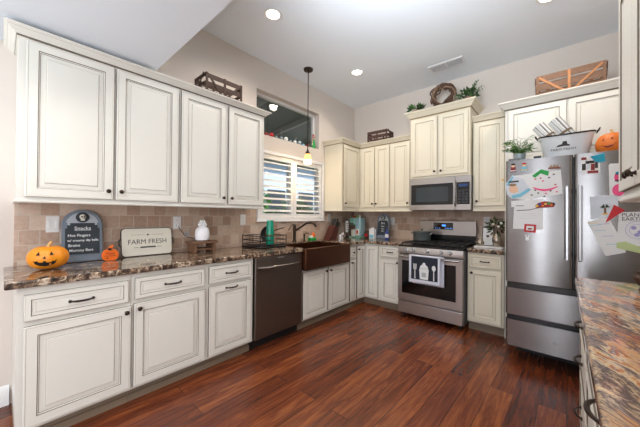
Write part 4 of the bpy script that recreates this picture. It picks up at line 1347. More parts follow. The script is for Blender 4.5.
# ------------------------------------------------------------------ COUNTER ITEMS, LEFT RUN
CT = .915
jc = (.285, -3.885, CT)
t = pumpkin(jc, .102, .148, 'pumpkin', 'jack_o_lantern', 'glossy orange jack-o-lantern with a dark carved grin on the granite counter', ribs=10)
J0 = -.22
pumpkin_face(t, jc, .102, .148, J0, [
    ('eye', [(-.47, .66), (-.27, .66), (-.36, .80)]), ('eye', [(.20, .66), (.40, .66), (.29, .80)]), ('nose', [(-.12, .52), (.04, .52), (-.04, .62)]),
    ('mouth', [(-.60, .44), (-.48, .40), (-.40, .44), (-.30, .36), (-.12, .36), (-.08, .42), (.02, .42), (.06, .35), (.28, .36), (.36, .42), (.42, .38), (.56, .46), (.50, .30), (.30, .22), (.0, .19), (-.30, .22), (-.50, .30)])], 'dark', 0)


def tombstone(nm, base_p, u, w, h, lean, label, lines, small=False):
    """u: width direction; stands on base_p facing n"""
    u = Vector(u).normalized(); n = u.cross(Vector((0, 0, 1)));
    up = (Vector((0, 0, 1)) - n * lean).normalized(); n = u.cross(up)
    t = thing(nm, base_p, label, 'sign')
    B0 = Vector(base_p)

    def P(a, z, d=0): return B0 + u * a + up * z + n * d
    R = w / 2
    def outline(wd, hh, r2, z0=0):
        pts = [(-wd / 2, z0), (wd / 2, z0), (wd / 2, hh - r2 * 1.05)]
        pts += [(wd / 2 * math.cos(a), hh - r2 + r2 * math.sin(a)) for a in [PI * i / 14 for i in range(15)]]
        pts.append((-wd / 2, hh - r2 * 1.05))
        return pts
    ol = outline(w, h, w * .46)
    MB().prism([P(a, z) for a, z in ol], -n * -.016).build('board', 'stone', t, bevel=.003)
    # base plinth
    b = MB(); b.prism([P(-w * .53, 0, 0), P(w * .53, 0, 0), P(w * .53, h * .12, 0), P(-w * .53, h * .12, 0)], n * .030); b.build('plinth', 'stone', t, bevel=.003)
    b = MB(); b.prism([P(a, z, .016) for a, z in [(-w * .36, h * .66), (w * .36, h * .66), (w * .36, h * .74)] + [(w * .41 * math.cos(a), h * .70 + h * .245 * math.sin(a)) for a in [PI * i / 12 for i in range(1, 12)]] + [(-w * .36, h * .74)]], n * .003)
    b.build('arch_panel', 'stoneL', t, smooth=False)
    b = MB(); b.prism([P(w * .17 * math.cos(2 * PI * i / 20), h * .85 + w * .165 * math.sin(2 * PI * i / 20), .019) for i in range(20)], n * .003); b.build('roundel', 'slate', t, smooth=False)
    s_ = w * .085
    b = MB(); c = P(0, h * .86, .027); b.ball(c, s_, s_, s_ * 1.0, n=14); 
    b.prism([P(-s_ * .55, h * .86 - s_ * 1.45, .022), P(s_ * .55, h * .86 - s_ * 1.45, .022), P(s_ * .65, h * .86 - s_ * .4, .022), P(-s_ * .65, h * .86 - s_ * .4, .022)], n * .010)
    sk = b.build('skull', 'bone', t)
    for sg in (-1, 1):
        MB().lathe([(s_ * .27, 0), (s_ * .27, .004), (0, .005)], P(sg * s_ * .38, h * .86 - s_ * .1, .027 + s_ * .86), n, 10).build('eye_socket', 'dark', sk)
    MB().lathe([(s_ * .12, 0), (s_ * .12, .004), (0, .005)], P(0, h * .86 - s_ * .55, .027 + s_ * .80), n, 6).build('nose_socket', 'dark', sk)
    # chalk panel with stepped shoulders
    pa = [(-w * .42, h * .14), (w * .42, h * .14), (w * .42, h * .64), (w * .37, h * .64), (w * .37, h * .70), (w * .30, h * .70), (w * .30, h * .74), (-w * .30, h * .74), (-w * .30, h * .70), (-w * .37, h * .70), (-w * .37, h * .64), (-w * .42, h * .64)]
    cp_ = MB(); cp_.prism([P(a, z, .019) for a, z in pa], n * .002); bd = cp_.build('chalkboard', 'slate', t, smooth=False)
    for (s, sz, a, z, al) in lines:
        text(s, sz, P(a * w, z * h, .0216), u, up, 'chalk_lettering', 'chalk', bd, bold=.0004, align=al)
    b = MB(); b.tube([P(-w * .2, h * .595, .0218), P(w * .2, h * .595, .0218)], .001, 4); b.build('underline', 'chalk', bd)
    return t


tombstone('tombstone_sign', (.085, -3.685, CT), (0.03, 1, 0), .235, .385, .13, 'grey tombstone chalkboard with a skull and snack menu on the left counter',
          [('Snacks', .036, 0, .635, 'CENTER'), ('Hot Fingers', .027, -.36, .50, 'LEFT'), ('w/ creamy dip balls', .023, -.37, .405, 'LEFT'), ('Brains', .027, -.35, .31, 'LEFT'), ('Mummy Bars', .026, -.33, .215, 'LEFT')])
t = thing('pumpkin_plaque', (.17, -3.537, CT), 'flat orange pumpkin shaped board with a tiny bow between tombstone and farm sign', 'decoration')
b = MB(); c0 = Vector((.17, -3.537, CT))
pts = [(-.026, 0), (.026, 0), (.046, .012), (.054, .038), (.050, .062), (.034, .080), (.018, .086), (.014, .100), (.024, .112), (.010, .118), (-.006, .104), (-.018, .086), (-.036, .080), (-.051, .062), (-.054, .036), (-.046, .012)]
b.prism([c0 + Vector((0, a, z)) for a, z in pts], (.014, 0, 0)); b.build('board', 'orangeboard', t, bevel=.002)
MB().ball(c0 + Vector((.02, -.006, .088)), .009, .012, .009).build('bow', 'dark', t)
b = MB(); b.tube([c0 + Vector((.018, .0, .088)), c0 + Vector((.022, .018, .098))], .003, 6); b.tube([c0 + Vector((.018, -.004, .086)), c0 + Vector((.022, .010, .076))], .003, 6); b.build('ribbon', 'twine', t)
text('Happy', .022, c0 + Vector((.0145, 0, .055)), (0, 1, 0), (0, 0, 1), 'lettering', 'redD', t)
text('HALLOWEEN', .0125, c0 + Vector((.0145, 0, .036)), (0, 1, 0), (0, 0, 1), 'lettering', 'redD', t)
MB().ball(c0 + Vector((.0145, -.018, .020)), .002, .008, .004).build('bat_mark', 'dark', t)

# FARM FRESH enamel sign
t = thing('enamel_sign', (.075, -3.248, CT), 'cream rectangular enamel farm sign with rounded corners on the counter', 'sign')
def rrect(w, h, r, n=5):
    pts = []
    for (cx_, cz_, a0) in ((w / 2 - r, r, -PI / 2), (w / 2 - r, h - r, 0), (-w / 2 + r, h - r, PI / 2), (-w / 2 + r, r, PI)):
        pts += [(cx_ + r * math.cos(a0 + PI / 2 * i / n), cz_ + r * math.sin(a0 + PI / 2 * i / n)) for i in range(n + 1)]
    return pts
lean = .13
upv = Vector((-lean, 0, 1)).normalized(); nv = Vector((0, 1, 0)).cross(upv); S0 = Vector((.075, -3.248, CT))
def SP(a, z, d=0): return S0 + Vector((0, a, 0)) + upv * z + nv * d
MB().prism([SP(a, z) for a, z in rrect(.392, .236, .028)], nv * .010).build('rim', 'blackM', t)
MB().prism([SP(a * .975, .118 + (z - .118) * .96, .010) for a, z in rrect(.392, .236, .028)], nv * .003).build('face', 'sign', t)
for sg in (-1, 1):
    MB().tube([SP(sg * .19, .085, .006), SP(sg * .207, .095, .006), SP(sg * .207, .140, .006), SP(sg * .19, .150, .006)], .005, 8).build('handle', 'blackM', t)
text('FARM FRESH', .057, SP(0, .118, .0132), (0, 1, 0), upv, 'lettering', 'ink', t, sx=.95)
b = MB()
b.prism([SP(.012 * (1 if i % 2 == 0 else .45) * math.sin(2 * PI * i / 10), .178 + .012 * (1 if i % 2 == 0 else .45) * math.cos(2 * PI * i / 10), .013) for i in range(10)], nv * .001)
b.build('star', 'ink', t, smooth=False)
b = MB()
for (a0, a1, z, h_) in ((-.125, -.025, .178, .0015), (.025, .125, .178, .0015), (-.060, .060, .066, .012), (-.105, -.07, .070, .003), (.07, .105, .070, .003)):
    b.prism([SP(a0, z, .013), SP(a1, z, .013), SP(a1, z + h_, .013), SP(a0, z + h_, .013)], nv * .001)
b.build('rules', 'ink', t, smooth=False)


def outlet(nm, p, u, n, label, kind='outlet', w=.072, h=.118):
    t = thing(nm, p, label, 'outlet' if kind == 'outlet' else 'switch')
    u = Vector(u); n = Vector(n); c = Vector(p); z = Vector((0, 0, 1))
    b = MB(); b.prism([c + u * a + z * q for a, q in ((-w / 2, -h / 2), (w / 2, -h / 2), (w / 2, h / 2), (-w / 2, h / 2))], n * .005); b.build('plate', 'plastic', t, bevel=.0015)
    if kind == 'outlet':
        for q in (-.022, .022):
            b = MB(); b.prism([c + u * a + z * (q + s_) + n * .005 for a, s_ in ((-.014, -.013), (.014, -.013), (.014, .013), (-.014, .013))], n * .0012); r_ = b.build('receptacle', 'plastic', t)
            b = MB()
            for a in (-.006, .006): b.prism([c + u * (a + s1) + z * (q + s2) + n * .0062 for s1, s2 in ((-.001, -.004), (.001, -.004), (.001, .005), (-.001, .005))], n * .0004)
            b.build('slots', 'ink', r_, smooth=False)
    else:
        for a0 in ((-.02, .02) if kind == 'double' else (0,)):
            b = MB(); b.prism([c + u * (a0 + a) + z * s_ + n * .005 for a, s_ in ((-.009, -.025), (.009, -.025), (.009, .025), (-.009, .025))], n * .003); b.build('rocker', 'white', t, bevel=.001)
    return t


YU = (0, 1, 0); XN = (1, 0, 0)
outlet('wall_switch', (.010, -3.842, 1.193), YU, XN, 'white double switch plate on the travertine above the jack-o-lantern', 'double', w=.072)
outlet('electrical_outlet', (.010, -2.985, 1.192), YU, XN, 'white outlet with a plugged cord beside the enamel farm sign')
outlet('electrical_outlet', (.010, -2.262, 1.215), YU, XN, 'white outlet on the travertine just left of the window')
outlet('electrical_outlet', (.010, -.70, 1.235), YU, XN, 'white outlet on the window wall above the knife block')
outlet('electrical_outlet', (.742, -.010, 1.19), (1, 0, 0), (0, -1, 0), 'white outlet on the back wall behind the small tombstone')
outlet('electrical_outlet', (2.045, -.010, 1.21), (1, 0, 0), (0, -1, 0), 'white outlet on the back wall above the heart picture')

# plugged device and its cord
t = thing('power_cord', (.02, -2.98, 1.05), 'thin dark cord with a small silver plug-in ornament below the outlet', 'cord')
MB().box(.0162, -2.998, 1.155, .040, -2.972, 1.185).build('plug', 'plastic', t, bevel=.003)
b = MB(); b.tube([(.035, -2.985, 1.16), (.05, -2.965, 1.12), (.05, -2.93, 1.07), (.07, -2.90, 1.05), (.05, -2.87, 1.045), (.05, -2.82, 1.02), (.06, -2.78, .99)], .0028, 6); b.build('cable', 'ink', t)
b = MB()
for k in range(7):
    a = 2 * PI * k / 7 + .2
    b.tube([(.055, -2.915, 1.085), (.065, -2.915 + .035 * math.cos(a), 1.085 + .035 * math.sin(a))], [.004, .0015], 6)
b.ball((.058, -2.915, 1.085), .010); b.build('star_ornament', 'tin', t)

# wooden riser and pineapple jar
t = thing('wooden_riser', (.17, -2.82, CT), 'small walnut riser stand on the granite under the white jar', 'stand')
MB().box(.09, -2.945, 1.000, .265, -2.705, 1.020).build('top', 'wood', t, bevel=.003)
for yy in (-2.925, -2.745):
    MB().box(.10, yy, CT, .255, yy + .022, 1.0).build('leg', 'wood', t, bevel=.002)
MB().box(.12, -2.903, .94, .235, -2.745, .955).build('stretcher', 'wood', t)
t = thing('ceramic_jar', (.17, -2.815, 1.021), 'white textured pineapple shaped jar standing on the wooden riser', 'jar')
MB().lathe([(0, 0), (.048, 0), (.062, .012), (.066, .055), (.062, .100), (.048, .122), (.030, .130), (0, .131)], (.17, -2.815, 1.021), n=24).build('jar_body', mat('textured white ceramic', (240, 240, 244), .35, bump=.5, bscale=45), t)
b = MB()
for ring, (r_, z_, n_) in enumerate(((.030, .131, 8), (.024, .148, 7), (.014, .165, 5))):
    for k in range(n_):
        a = 2 * PI * k / n_ + ring * .4
        cx_, cy_ = .17 + r_ * .55 * math.cos(a), -2.815 + r_ * .55 * math.sin(a)
        b.tube([(cx_, cy_, 1.021 + z_), (.17 + r_ * 1.1 * math.cos(a), -2.815 + r_ * 1.1 * math.sin(a), 1.021 + z_ + .018), (.17 + r_ * 1.35 * math.cos(a), -2.815 + r_ * 1.35 * math.sin(a), 1.021 + z_ + .032)], [.012, .010, .003], 6)
b.ball((.17, -2.815, 1.195), .012, .012, .02)
b.build('leafy_lid', 'ceramic', t)

# dish rack with pan and tumbler
t = thing('dish_rack', (.26, -2.08, CT), 'black wire dish rack beside the copper sink', 'dish rack')
b = MB()
rx0, rx1, ry0, ry1 = .10, .42, -2.32, -1.965
MB().box(rx0 - .01, ry0 - .01, CT, rx1 + .01, ry1 + .0, CT + .018).build('tray', 'black', t, bevel=.004)
for z in (.955, 1.00, 1.045):
    b.tube([(rx0, ry0, z), (rx1, ry0, z), (rx1, ry1, z), (rx0, ry1, z), (rx0, ry0, z)], .004, 6)
for k in range(9):
    yy = ry0 + (ry1 - ry0) * k / 8
    b.tube([(rx0, yy, 1.045), (rx0, yy, .94), (rx1, yy, .94), (rx1, yy, 1.045)], .0025, 5)
for (xx, yy) in ((rx0, ry0), (rx1, ry0), (rx1, ry1), (rx0, ry1)): b.tube([(xx, yy, CT + .018), (xx, yy, 1.06)], .005, 6)
b.build('wire_basket', 'blackM', t)
t = thing('tumbler', (.32, -2.115, .94), 'tall teal green tumbler standing upside down in the dish rack', 'tumbler')
MB().lathe([(.043, 0), (.045, .004), (.043, .10), (.038, .262), (.036, .268), (0, .268)], (.32, -2.115, .944), n=24).build('cup', 'teal', t)
MB().lathe([(.0445, .10), (.0450, .104), (.0442, .112), (.0435, .113)], (.32, -2.115, .944), n=24).build('ring', 'leafD', t)
t = thing('frying_pan', (.20, -1.99, .95), 'black pan draining on edge in the dish rack beside the tumbler', 'pan')
MB().lathe([(0, 0), (.078, 0), (.09, .03), (.094, .031), (.08, -.004), (0, -.004)], (.19, -2.03, 1.045), (.25, -.9, .1), 28).build('pan_body', 'blackM', t)
MB().tube([(.21, -1.985, 1.085), (.22, -1.90, 1.105), (.23, -1.83, 1.12)], .007, 8).build('handle', 'blackM', t)

# faucet
t = thing('kitchen_faucet', (.09, -1.52, CT), 'oil rubbed bronze kitchen faucet behind the copper sink', 'faucet')
MB().lathe([(.030, 0), (.030, .008), (.022, .016), (.019, .05), (.021, .12), (.024, .17), (.022, .215), (.012, .235), (0, .238)], (.09, -1.52, CT), n=18).build('column', 'bronze', t)
b = MB(); b.tube([(.09, -1.52, 1.06), (.15, -1.47, 1.11), (.22, -1.43, 1.165), (.28, -1.40, 1.175), (.32, -1.375, 1.155), (.335, -1.365, 1.12)], [.015, .013, .013, .014, .017, .018], 12); b.build('spout', 'bronze', t)
b = MB(); b.tube([(.09, -1.52, 1.145), (.12, -1.58, 1.155), (.16, -1.66, 1.12), (.19, -1.72, 1.085)], [.008, .006, .005, .006], 8); b.build('lever_handle', 'bronze', t)
t = thing('soap_dispenser', (.085, -1.33, CT), 'small bronze soap dispenser pump right of the faucet', 'soap dispenser')
MB().lathe([(.020, 0), (.020, .006), (.011, .012), (.010, .08), (.014, .09), (.012, .10), (0, .10)], (.085, -1.33, CT), n=14).build('pump_body', 'bronze', t)
MB().tube([(.085, -1.33, 1.01), (.12, -1.31, 1.03), (.15, -1.30, 1.015)], .006, 8).build('nozzle', 'bronze', t)
t = thing('sponge_caddy', (.10, -1.18, CT), 'green and white scrubber caddy by the sink', 'caddy')
MB().box(.06, -1.235, CT, .130, -1.125, .955).build('tray', 'green', t, bevel=.006)
MB().box(.07, -1.225, .955, .12, -1.180, .985).build('white_sponge', 'paper', t, bevel=.005)
t = thing('scrub_brush', (.09, -1.20, .96), 'round orange scrub brush standing in the green caddy', 'brush')
MB().lathe([(.024, 0), (.030, .02), (.028, .045), (.014, .056), (.009, .075), (0, .08)], (.09, -1.152, .956), n=16).build('brush_head', 'orangeboard', t)

# knife block
t = thing('knife_block', (.20, -.86, CT), 'slanted red brown knife block with black handled knives near the corner', 'knife block')
kb = Vector((.20, -.865, CT))
# slanted block: leans back (towards +y)
b = MB()
side = [(-.135, 0), (.03, 0), (.095, .150), (.010, .215), (-.04, .14)]
b.prism([kb + Vector((-.06, a, z)) for a, z in side], (.12, 0, 0)); b.build('block', 'woodR', t, bevel=.004)
dr = Vector((0, .50, .86)).normalized()
for (i, j) in ((0, 0), (1, 0), (2, 0), (0, 1), (1, 1), (2, 1)):
    s0 = kb + Vector((-.038 + i * .038, .024 + j * .042, .198 - j * .030))
    b = MB(); L = .125 - .02 * j
    b.tube([s0, s0 + dr * L * .5, s0 + dr * L], [.014, .0165, .014], 8); b.build('knife_handle', 'blackM', t)

t = thing('cow_figurine', (.26, -.72, CT), 'black and white spotted figurine right of the knife block', 'figurine')
b = MB(); b.ball((.26, -.72, CT + .055), .024, .04, .026, 0); b.ball((.27, -.675, CT + .085), .016, .02, .018, 0)
for (dx, dy) in ((-.014, -.025), (.014, -.025), (-.014, .025), (.014, .025)): b.tube([(.26 + dx, -.72 + dy, CT), (.26 + dx, -.72 + dy, CT + .045)], [.009, .008], 8, 0)
b.build('cow_body', 'ceramic', t)
b = MB()
for p_ in ((.283, -.73, CT + .062), (.275, -.70, CT + .045), (.262, -.74, CT + .080), (.284, -.668, CT + .09)): b.ball(p_, .007, .012, .009)
b.build('spots', 'dark', t)
t = thing('scroll_sign', (.25, -.552, CT), 'narrow white panel sign on a black scroll stand in the corner', 'sign')
MB().box(.244, -.590, 1.015, .252, -.514, 1.185).build('panel', 'ceramic', t, bevel=.003)
b = MB(); b.tube([(.248, -.594, 1.19), (.248, -.51, 1.19), (.248, -.51, 1.01), (.248, -.594, 1.01), (.248, -.594, 1.19)], .005, 6)
b.ball((.248, -.552, 1.205), .014); b.tube([(.248, -.552, 1.01), (.248, -.552, .93)], .008, 8)
b.tube([(.25, -.60, .918), (.25, -.575, .955), (.25, -.552, .93), (.25, -.53, .955), (.25, -.505, .918)], .006, 6); b.tube([(.248, -.552, .93), (.20, -.552, .918)], .006, 6); b.tube([(.248, -.552, .95), (.29, -.552, .92)], .006, 6)
b.build('scroll_stand', 'blackM', t)
b = MB()
for k in range(4): b.box(.2523, -.565, 1.04 + .034 * k, .253, -.539, 1.06 + .034 * k)
b.build('letters', 'ink', t, smooth=False)

# mint coffee maker
t = thing('coffee_maker', (.24, -.26, CT), 'mint green coffee maker with a cream and red mug front in the corner', 'coffee maker')
MB().box(.125, -.33, CT, .345, -.16, .94).build('base', 'mint', t, bevel=.006)
MB().box(.24, -.325, .94, .345, -.165, 1.24).build('tower', 'mintB', t, bevel=.02, seg=3)
MB().box(.13, -.325, 1.12, .245, -.165, 1.24).build('brew_head', 'mint', t, bevel=.018, seg=3)
MB().box(.150, -.334, 1.135, .215, -.3252, 1.150).build('label_strip', 'ink', t)
MB().lathe([(.052, 0), (.052, .10), (.048, .105), (.045, .10), (.045, .01), (0, .01)], (.186, -.265, .9405), n=20).build('carafe', 'sign', t)
MB().box(.255, -.3275, .96, .325, -.3252, 1.06).build('front_plate', 'sign', t)
MB().box(.275, -.3290, .98, .305, -.3276, 1.04).build('red_mark', 'red', t)
for (xx, yy, hh, mm, nm, lab) in ((.185, -.25, .030, 'red', 'mug', 'small red cup on top of the mint coffee maker'), (.225, -.24, .038, 'leafP', 'mug', 'small green cup on top of the mint coffee maker'), (.285, -.25, .040, 'sign', 'mug', 'small cream cup on top of the mint coffee maker')):
    t = thing(nm, (xx, yy, 1.241), lab, 'cup')
    MB().lathe([(.018, 0), (.020, hh * .5), (.021, hh), (.018, hh), (.016, .004), (0, .004)], (xx, yy, 1.241), n=14).build('cup_body', mm, t)
    MB().tube([(xx + .0, yy - .020, 1.241 + hh * .8), (xx, yy - .031, 1.241 + hh * .6), (xx, yy - .020, 1.241 + hh * .25)], .003, 6).build('handle', mm, t)
t = thing('spice_jar', (.42, -.22, CT), 'dark squat jar with a red label beside the coffee maker', 'jar')
MB().lathe([(.045, 0), (.050, .01), (.050, .085), (.040, .10), (.040, .118), (0, .118)], (.42, -.22, CT), n=18).build('jar_body', 'rattan', t)
MB().box(.392, -.275, .945, .448, -.268, .985).build('label_patch', 'red', t)
t = thing('canister', (.525, -.24, CT), 'white box shaped canister with pale blue print left of the small tombstone', 'canister')
MB().box(.480, -.28, CT, .565, -.20, 1.068).build('box_body', 'ceramic', t, bevel=.004)
MB().box(.488, -.2812, .925, .557, -.280, .975).build('blue_print', 'blue', t)
MB().lathe([(.03, 0), (.03, .012), (.01, .016), (0, .017)], (.522, -.24, 1.068), n=16).build('lid', 'ceramic', t)
tombstone('tombstone_sign', (.648, -.15, CT), (1, 0, 0), .215, .385, .12, 'small dark tombstone chalkboard with a skull in the back corner',
          [('Boo', .036, 0, .635, 'CENTER'), ('Enter', .027, 0, .50, 'CENTER'), ('if you', .023, 0, .405, 'CENTER'), ('dare', .027, 0, .31, 'CENTER')])
t = thing('glass_bottle', (.765, -.235, CT), 'small dark bottle with a white label in front of the tombstone, right side', 'bottle')
MB().lathe([(.026, 0), (.028, .01), (.028, .10), (.012, .13), (.011, .155), (0, .156)], (.765, -.235, CT), n=16).build('bottle_body', 'blueD', t)
MB().lathe([(.0285, .03), (.0288, .032), (.0288, .08), (.0285, .082)], (.765, -.235, CT), n=16).build('label_band', 'ceramic', t)

# ---- right of range
t = thing('serving_tray', (2.13, -.36, CT), 'white oblong tray on the short counter beside the refrigerator', 'tray')
b = MB(); b.prism([(2.13 + a, -.36 + z - .075, CT) for a, z in rrect(.29, .15, .02)], (0, 0, .014)); b.build('tray_body', 'ceramic', t, bevel=.003)
t = thing('picture_frame', (2.085, -.20, CT), 'small white framed picture with a dark heart', 'picture frame')
MB().prism([(2.025, -.20, .914 + .001), (2.152, -.20, .915), (2.152, -.16, 1.145), (2.025, -.16, 1.145)], (0, .012, 0)).build('frame', 'rattan', t)
MB().prism([(2.035, -.2005, .928), (2.142, -.2005, .928), (2.142, -.1655, 1.135), (2.035, -.1655, 1.135)], (0, -.003, 0)).build('mat_board', 'ceramic', t)
hp = []
for k in range(24):
    a = 2 * PI * k / 24
    hp.append((.0011 * 16 * math.sin(a) ** 3, .0011 * (13 * math.cos(a) - 5 * math.cos(2 * a) - 2 * math.cos(3 * a) - math.cos(4 * a))))
MB().prism([(2.088 + a, -.189 + z * .17, 1.035 + z) for a, z in hp], (0, -.002, 0)).build('heart', 'ink', t, smooth=False)
t = thing('ceramic_pitcher', (2.045, -.37, CT + .014), 'small cream pitcher at the left end of the white tray', 'pitcher')
MB().lathe([(0, 0), (.030, 0), (.040, .02), (.040, .045), (.026, .07), (.028, .085), (.024, .085), (0, .06)], (2.045, -.37, CT + .0145), n=16).build('pitcher_body', 'silver', t)
MB().tube([(2.010, -.37, CT + .075), (1.992, -.37, CT + .06), (2.006, -.37, CT + .035)], .004, 6).build('handle', 'silver', t)
t = thing('floral_arrangement', (2.205, -.33, CT + .014), 'silver vase holding dark leaves and white blossoms beside the refrigerator', 'vase')
MB().lathe([(0, 0), (.030, 0), (.034, .01), (.048, .05), (.050, .09), (.034, .135), (.030, .15), (.036, .165), (.030, .163), (0, .15)], (2.205, -.33, CT + .0145), n=20).build('vase', 'silver', t)
b = MB(); foliage(b, (2.195, -.33, 1.155), (.085, .06, .07), 90, .036, m=(0, 0, 1, 2), up=.3, seed=5)
b.tube([(2.20, -.33, 1.06), (2.15, -.33, 1.15), (2.075, -.34, 1.16)], .003, 5, 1)
b.build('leaves', ['leafD', 'dark', 'silver'], t, smooth=False)
b = MB()
for p_ in ((2.175, -.39, 1.185), (2.225, -.38, 1.16), (2.25, -.36, 1.20)): b.ball(p_, .014)
b.build('blossoms', 'bone', t)

# peninsula ornament
t = thing('bronze_urn', (3.095, -2.03, CT), 'dark textured urn at the right edge of the multicoloured granite', 'urn')
MB().lathe([(.028, 0), (.040, .004), (.032, .02), (.050, .04), (.058, .065), (.045, .085), (.052, .095), (0, .098)], (3.095, -2.03, CT), n=20).build('urn_body', mat('mottled dark bronze', (70, 52, 42), .45, .4, bump=.6, bscale=60, vary=.6), t)

# ------------------------------------------------------------------ ON TOP OF CABINETS
def crate(c, u, L, Wd, Hh, mf, mb_, label, braces=True, tilt=0):
    """c: centre of base; u: long direction"""
    u = Vector(u).normalized(); n = u.cross(Vector((0, 0, 1))); z = Vector((0, 0, 1)); c = Vector(c)
    t = thing('wooden_crate', c, label, 'crate')

    def bar(p, q, w, th, nm, mm, nn):
        p = Vector(p); q = Vector(q); d = (q - p).normalized(); s_ = d.cross(nn).normalized()
        b = MB(); b.prism([p - s_ * w / 2, q - s_ * w / 2, q + s_ * w / 2, p + s_ * w / 2], nn * th); return b.build(nm, mm, t, smooth=False)
    for sg in (-1, 1):
        off = n * (Wd / 2 * sg); nn = n * sg
        for k in range(3):
            zz = Hh * (.12 + .38 * k)
            bar(c + off + u * (-L / 2) + z * zz, c + off + u * (L / 2) + z * zz, Hh * (.21 if mb_ != 'crateO' and braces else .27), .007, 'slat', mf, nn)
        for a in (-L / 2 + .012, 0, L / 2 - .012):
            bar(c + off + nn * .007 + u * a + z * .0, c + off + nn * .007 + u * a + z * Hh, .022, .007, 'upright', mb_ if a == 0 else mf, nn)
        if braces:
            bar(c + off + nn * .0071 + u * (-L / 2 + .02) + z * Hh * .95, c + off + nn * .0071 + u * (-.015) + z * Hh * .06, .020, .006, 'brace', mb_, nn)
            bar(c + off + nn * .0071 + u * (L / 2 - .02) + z * Hh * .95, c + off + nn * .0071 + u * (.015) + z * Hh * .06, .020, .006, 'brace', mb_, nn)
    for sg in (-1, 1):
        off = u * (L / 2 * sg); nn = u * sg
        for k in range(3):
            zz = Hh * (.12 + .38 * k)
            bar(c + off + n * (-Wd / 2) + z * zz, c + off + n * (Wd / 2) + z * zz, Hh * .15, .007, 'end_slat', mf, nn)
        bar(c + off + nn * .007 + n * (-Wd / 2 + .012) + z * 0, c + off + nn * .007 + n * (Wd / 2 - .012) + z * Hh, .016, .005, 'end_brace', mf, nn)
    b = MB(); b.prism([c - u * L / 2 - n * Wd / 2, c + u * L / 2 - n * Wd / 2, c + u * L / 2 + n * Wd / 2, c - u * L / 2 + n * Wd / 2], z * .006); b.build('bottom', mf, t, smooth=False)
    return t


def board(nm, b0, b1, mm, label):   # dust top so decorations rest on the cabinet
    pass


TOP1 = 2.384
crate((.20, -2.675, TOP1), (0, 1, 0), .385, .20, .20, 'rattan', 'rattan', 'dark brown slatted crate with angled braces on the left wall cabinets')
crate((.64, -.23, 2.402), (1, 0.04, 0), .33, .20, .165, 'crateD', 'crateD', 'small dark wooden crate on the corner wall cabinets', braces=False)
crate((2.82, -.42, 2.464), (1, 0, 0), .50, .20, .225, 'crateW', 'crateO', 'long weathered crate with orange brown braces above the refrigerator')

# wreath
t = thing('grapevine_wreath', (1.573, -.22, 2.68), 'round brown grapevine wreath on the cabinet above the microwave', 'wreath')
wc = Vector((1.573, -.25, 2.868)); rnd = random.Random(5)
for mm, cnt, nm in (('twig', 80, 'twigs'), ('twig2', 26, 'pale_twigs')):
    b = MB()
    for k in range(cnt):
        a0 = 2 * PI * k / cnt; span = rnd.uniform(.6, 1.5); R0 = rnd.uniform(.095, .155); ph = rnd.uniform(0, 6.28); am = rnd.uniform(.006, .020); dd = rnd.uniform(-.035, .03)
        pts = []
        for i in range(14):
            a = a0 + span * i / 13
            r_ = R0 + am * math.sin(a * 4 + ph)
            pts.append(wc + Vector((r_ * math.cos(a), dd + am * math.cos(a * 4 + ph), r_ * math.sin(a))))
        b.tube(pts, rnd.uniform(.005, .010), 5)
    b.build(nm, mm, t)


def cab_plant(c, rad, n, label, pot_r, seed, size=.035, sprigs=()):
    t = thing('potted_plant', c, label, 'plant')
    MB().lathe([(pot_r * .8, 0), (pot_r, .05), (pot_r * 1.08, .052), (pot_r * 1.08, .065), (pot_r * .9, .065), (0, .06)], c, n=16).build('pot', 'terra', t)
    b = MB(); foliage(b, (c[0], c[1], c[2] + .065 + rad[2] * .6), rad, n, size, m=(0, 0, 1), up=.4, seed=seed)
    for (dx, dz) in sprigs:
        q0 = Vector(c) + Vector((0, 0, .06)); q1 = q0 + Vector((dx * .6, 0, dz * .8)); q2 = q0 + Vector((dx, -.01, dz))
        b.tube([q0, q1, q2], .0018, 4, 0)
        for e in (q1, (q1 + q2) / 2, q2):
            foliage(b, e, (.018, .018, .018), 6, .022, m=(0, 1), seed=int(dx * 1000) % 97)
    b.build('foliage', ['leafD', 'leaf'], t, smooth=False)
    return t


cab_plant((1.225, -.28, 2.677), (.085, .07, .045), 130, 'low dark green potted plant left of the wreath', .05, 3)
cab_plant((1.885, -.28, 2.677), (.09, .07, .055), 120, 'bushy potted plant with trailing sprigs right of the wreath', .055, 4, sprigs=((.10, .16), (.15, .10), (-.11, .06), (.05, .13)))

# ------------------------------------------------------------------ TRANSOM SILL DECORATIONS
rnd = random.Random(9)
SZ = TRN[2]
kinds = [('red', 'red glass'), ('ceramic', 'white'), ('tin', 'silver'), ('redD', 'dark red')]
places = ['at the cabinet end of the transom sill', 'second along from the cabinet end of the transom sill', 'third along the transom sill', 'beside the tall silver tree ornament', 'just right of the silver tree ornament',
          'near the middle of the transom sill', 'right of the middle of the transom sill', 'beside the second silver tree ornament', 'right of the second silver tree ornament', 'near the candy cane figure', 'right next to the candy cane figure']
pal = ['red', 'redD', 'red', 'tin', 'tin', 'ceramic', 'tin', 'ceramic', 'tin', 'blue', 'redD']
nmw = {'red': 'red', 'redD': 'dark red', 'tin': 'silver', 'ceramic': 'white', 'blue': 'pale blue'}
for k in range(11):
    yy = -1.99 + k * .083; m_ = pal[k]; r_ = .018 + .006 * ((k * 7) % 3)
    t = thing('bauble', (-.035, yy, SZ), nmw[m_] + ' round ornament ' + places[k], 'ornament', 'ornaments lined up on the transom sill')
    MB().ball((-.035, yy, SZ + r_), r_, n=12).build('globe', m_, t)
    MB().lathe([(.005, 0), (.005, .007), (0, .008)], (-.035, yy, SZ + 2 * r_ - .001), n=8).build('cap', 'bronze', t)
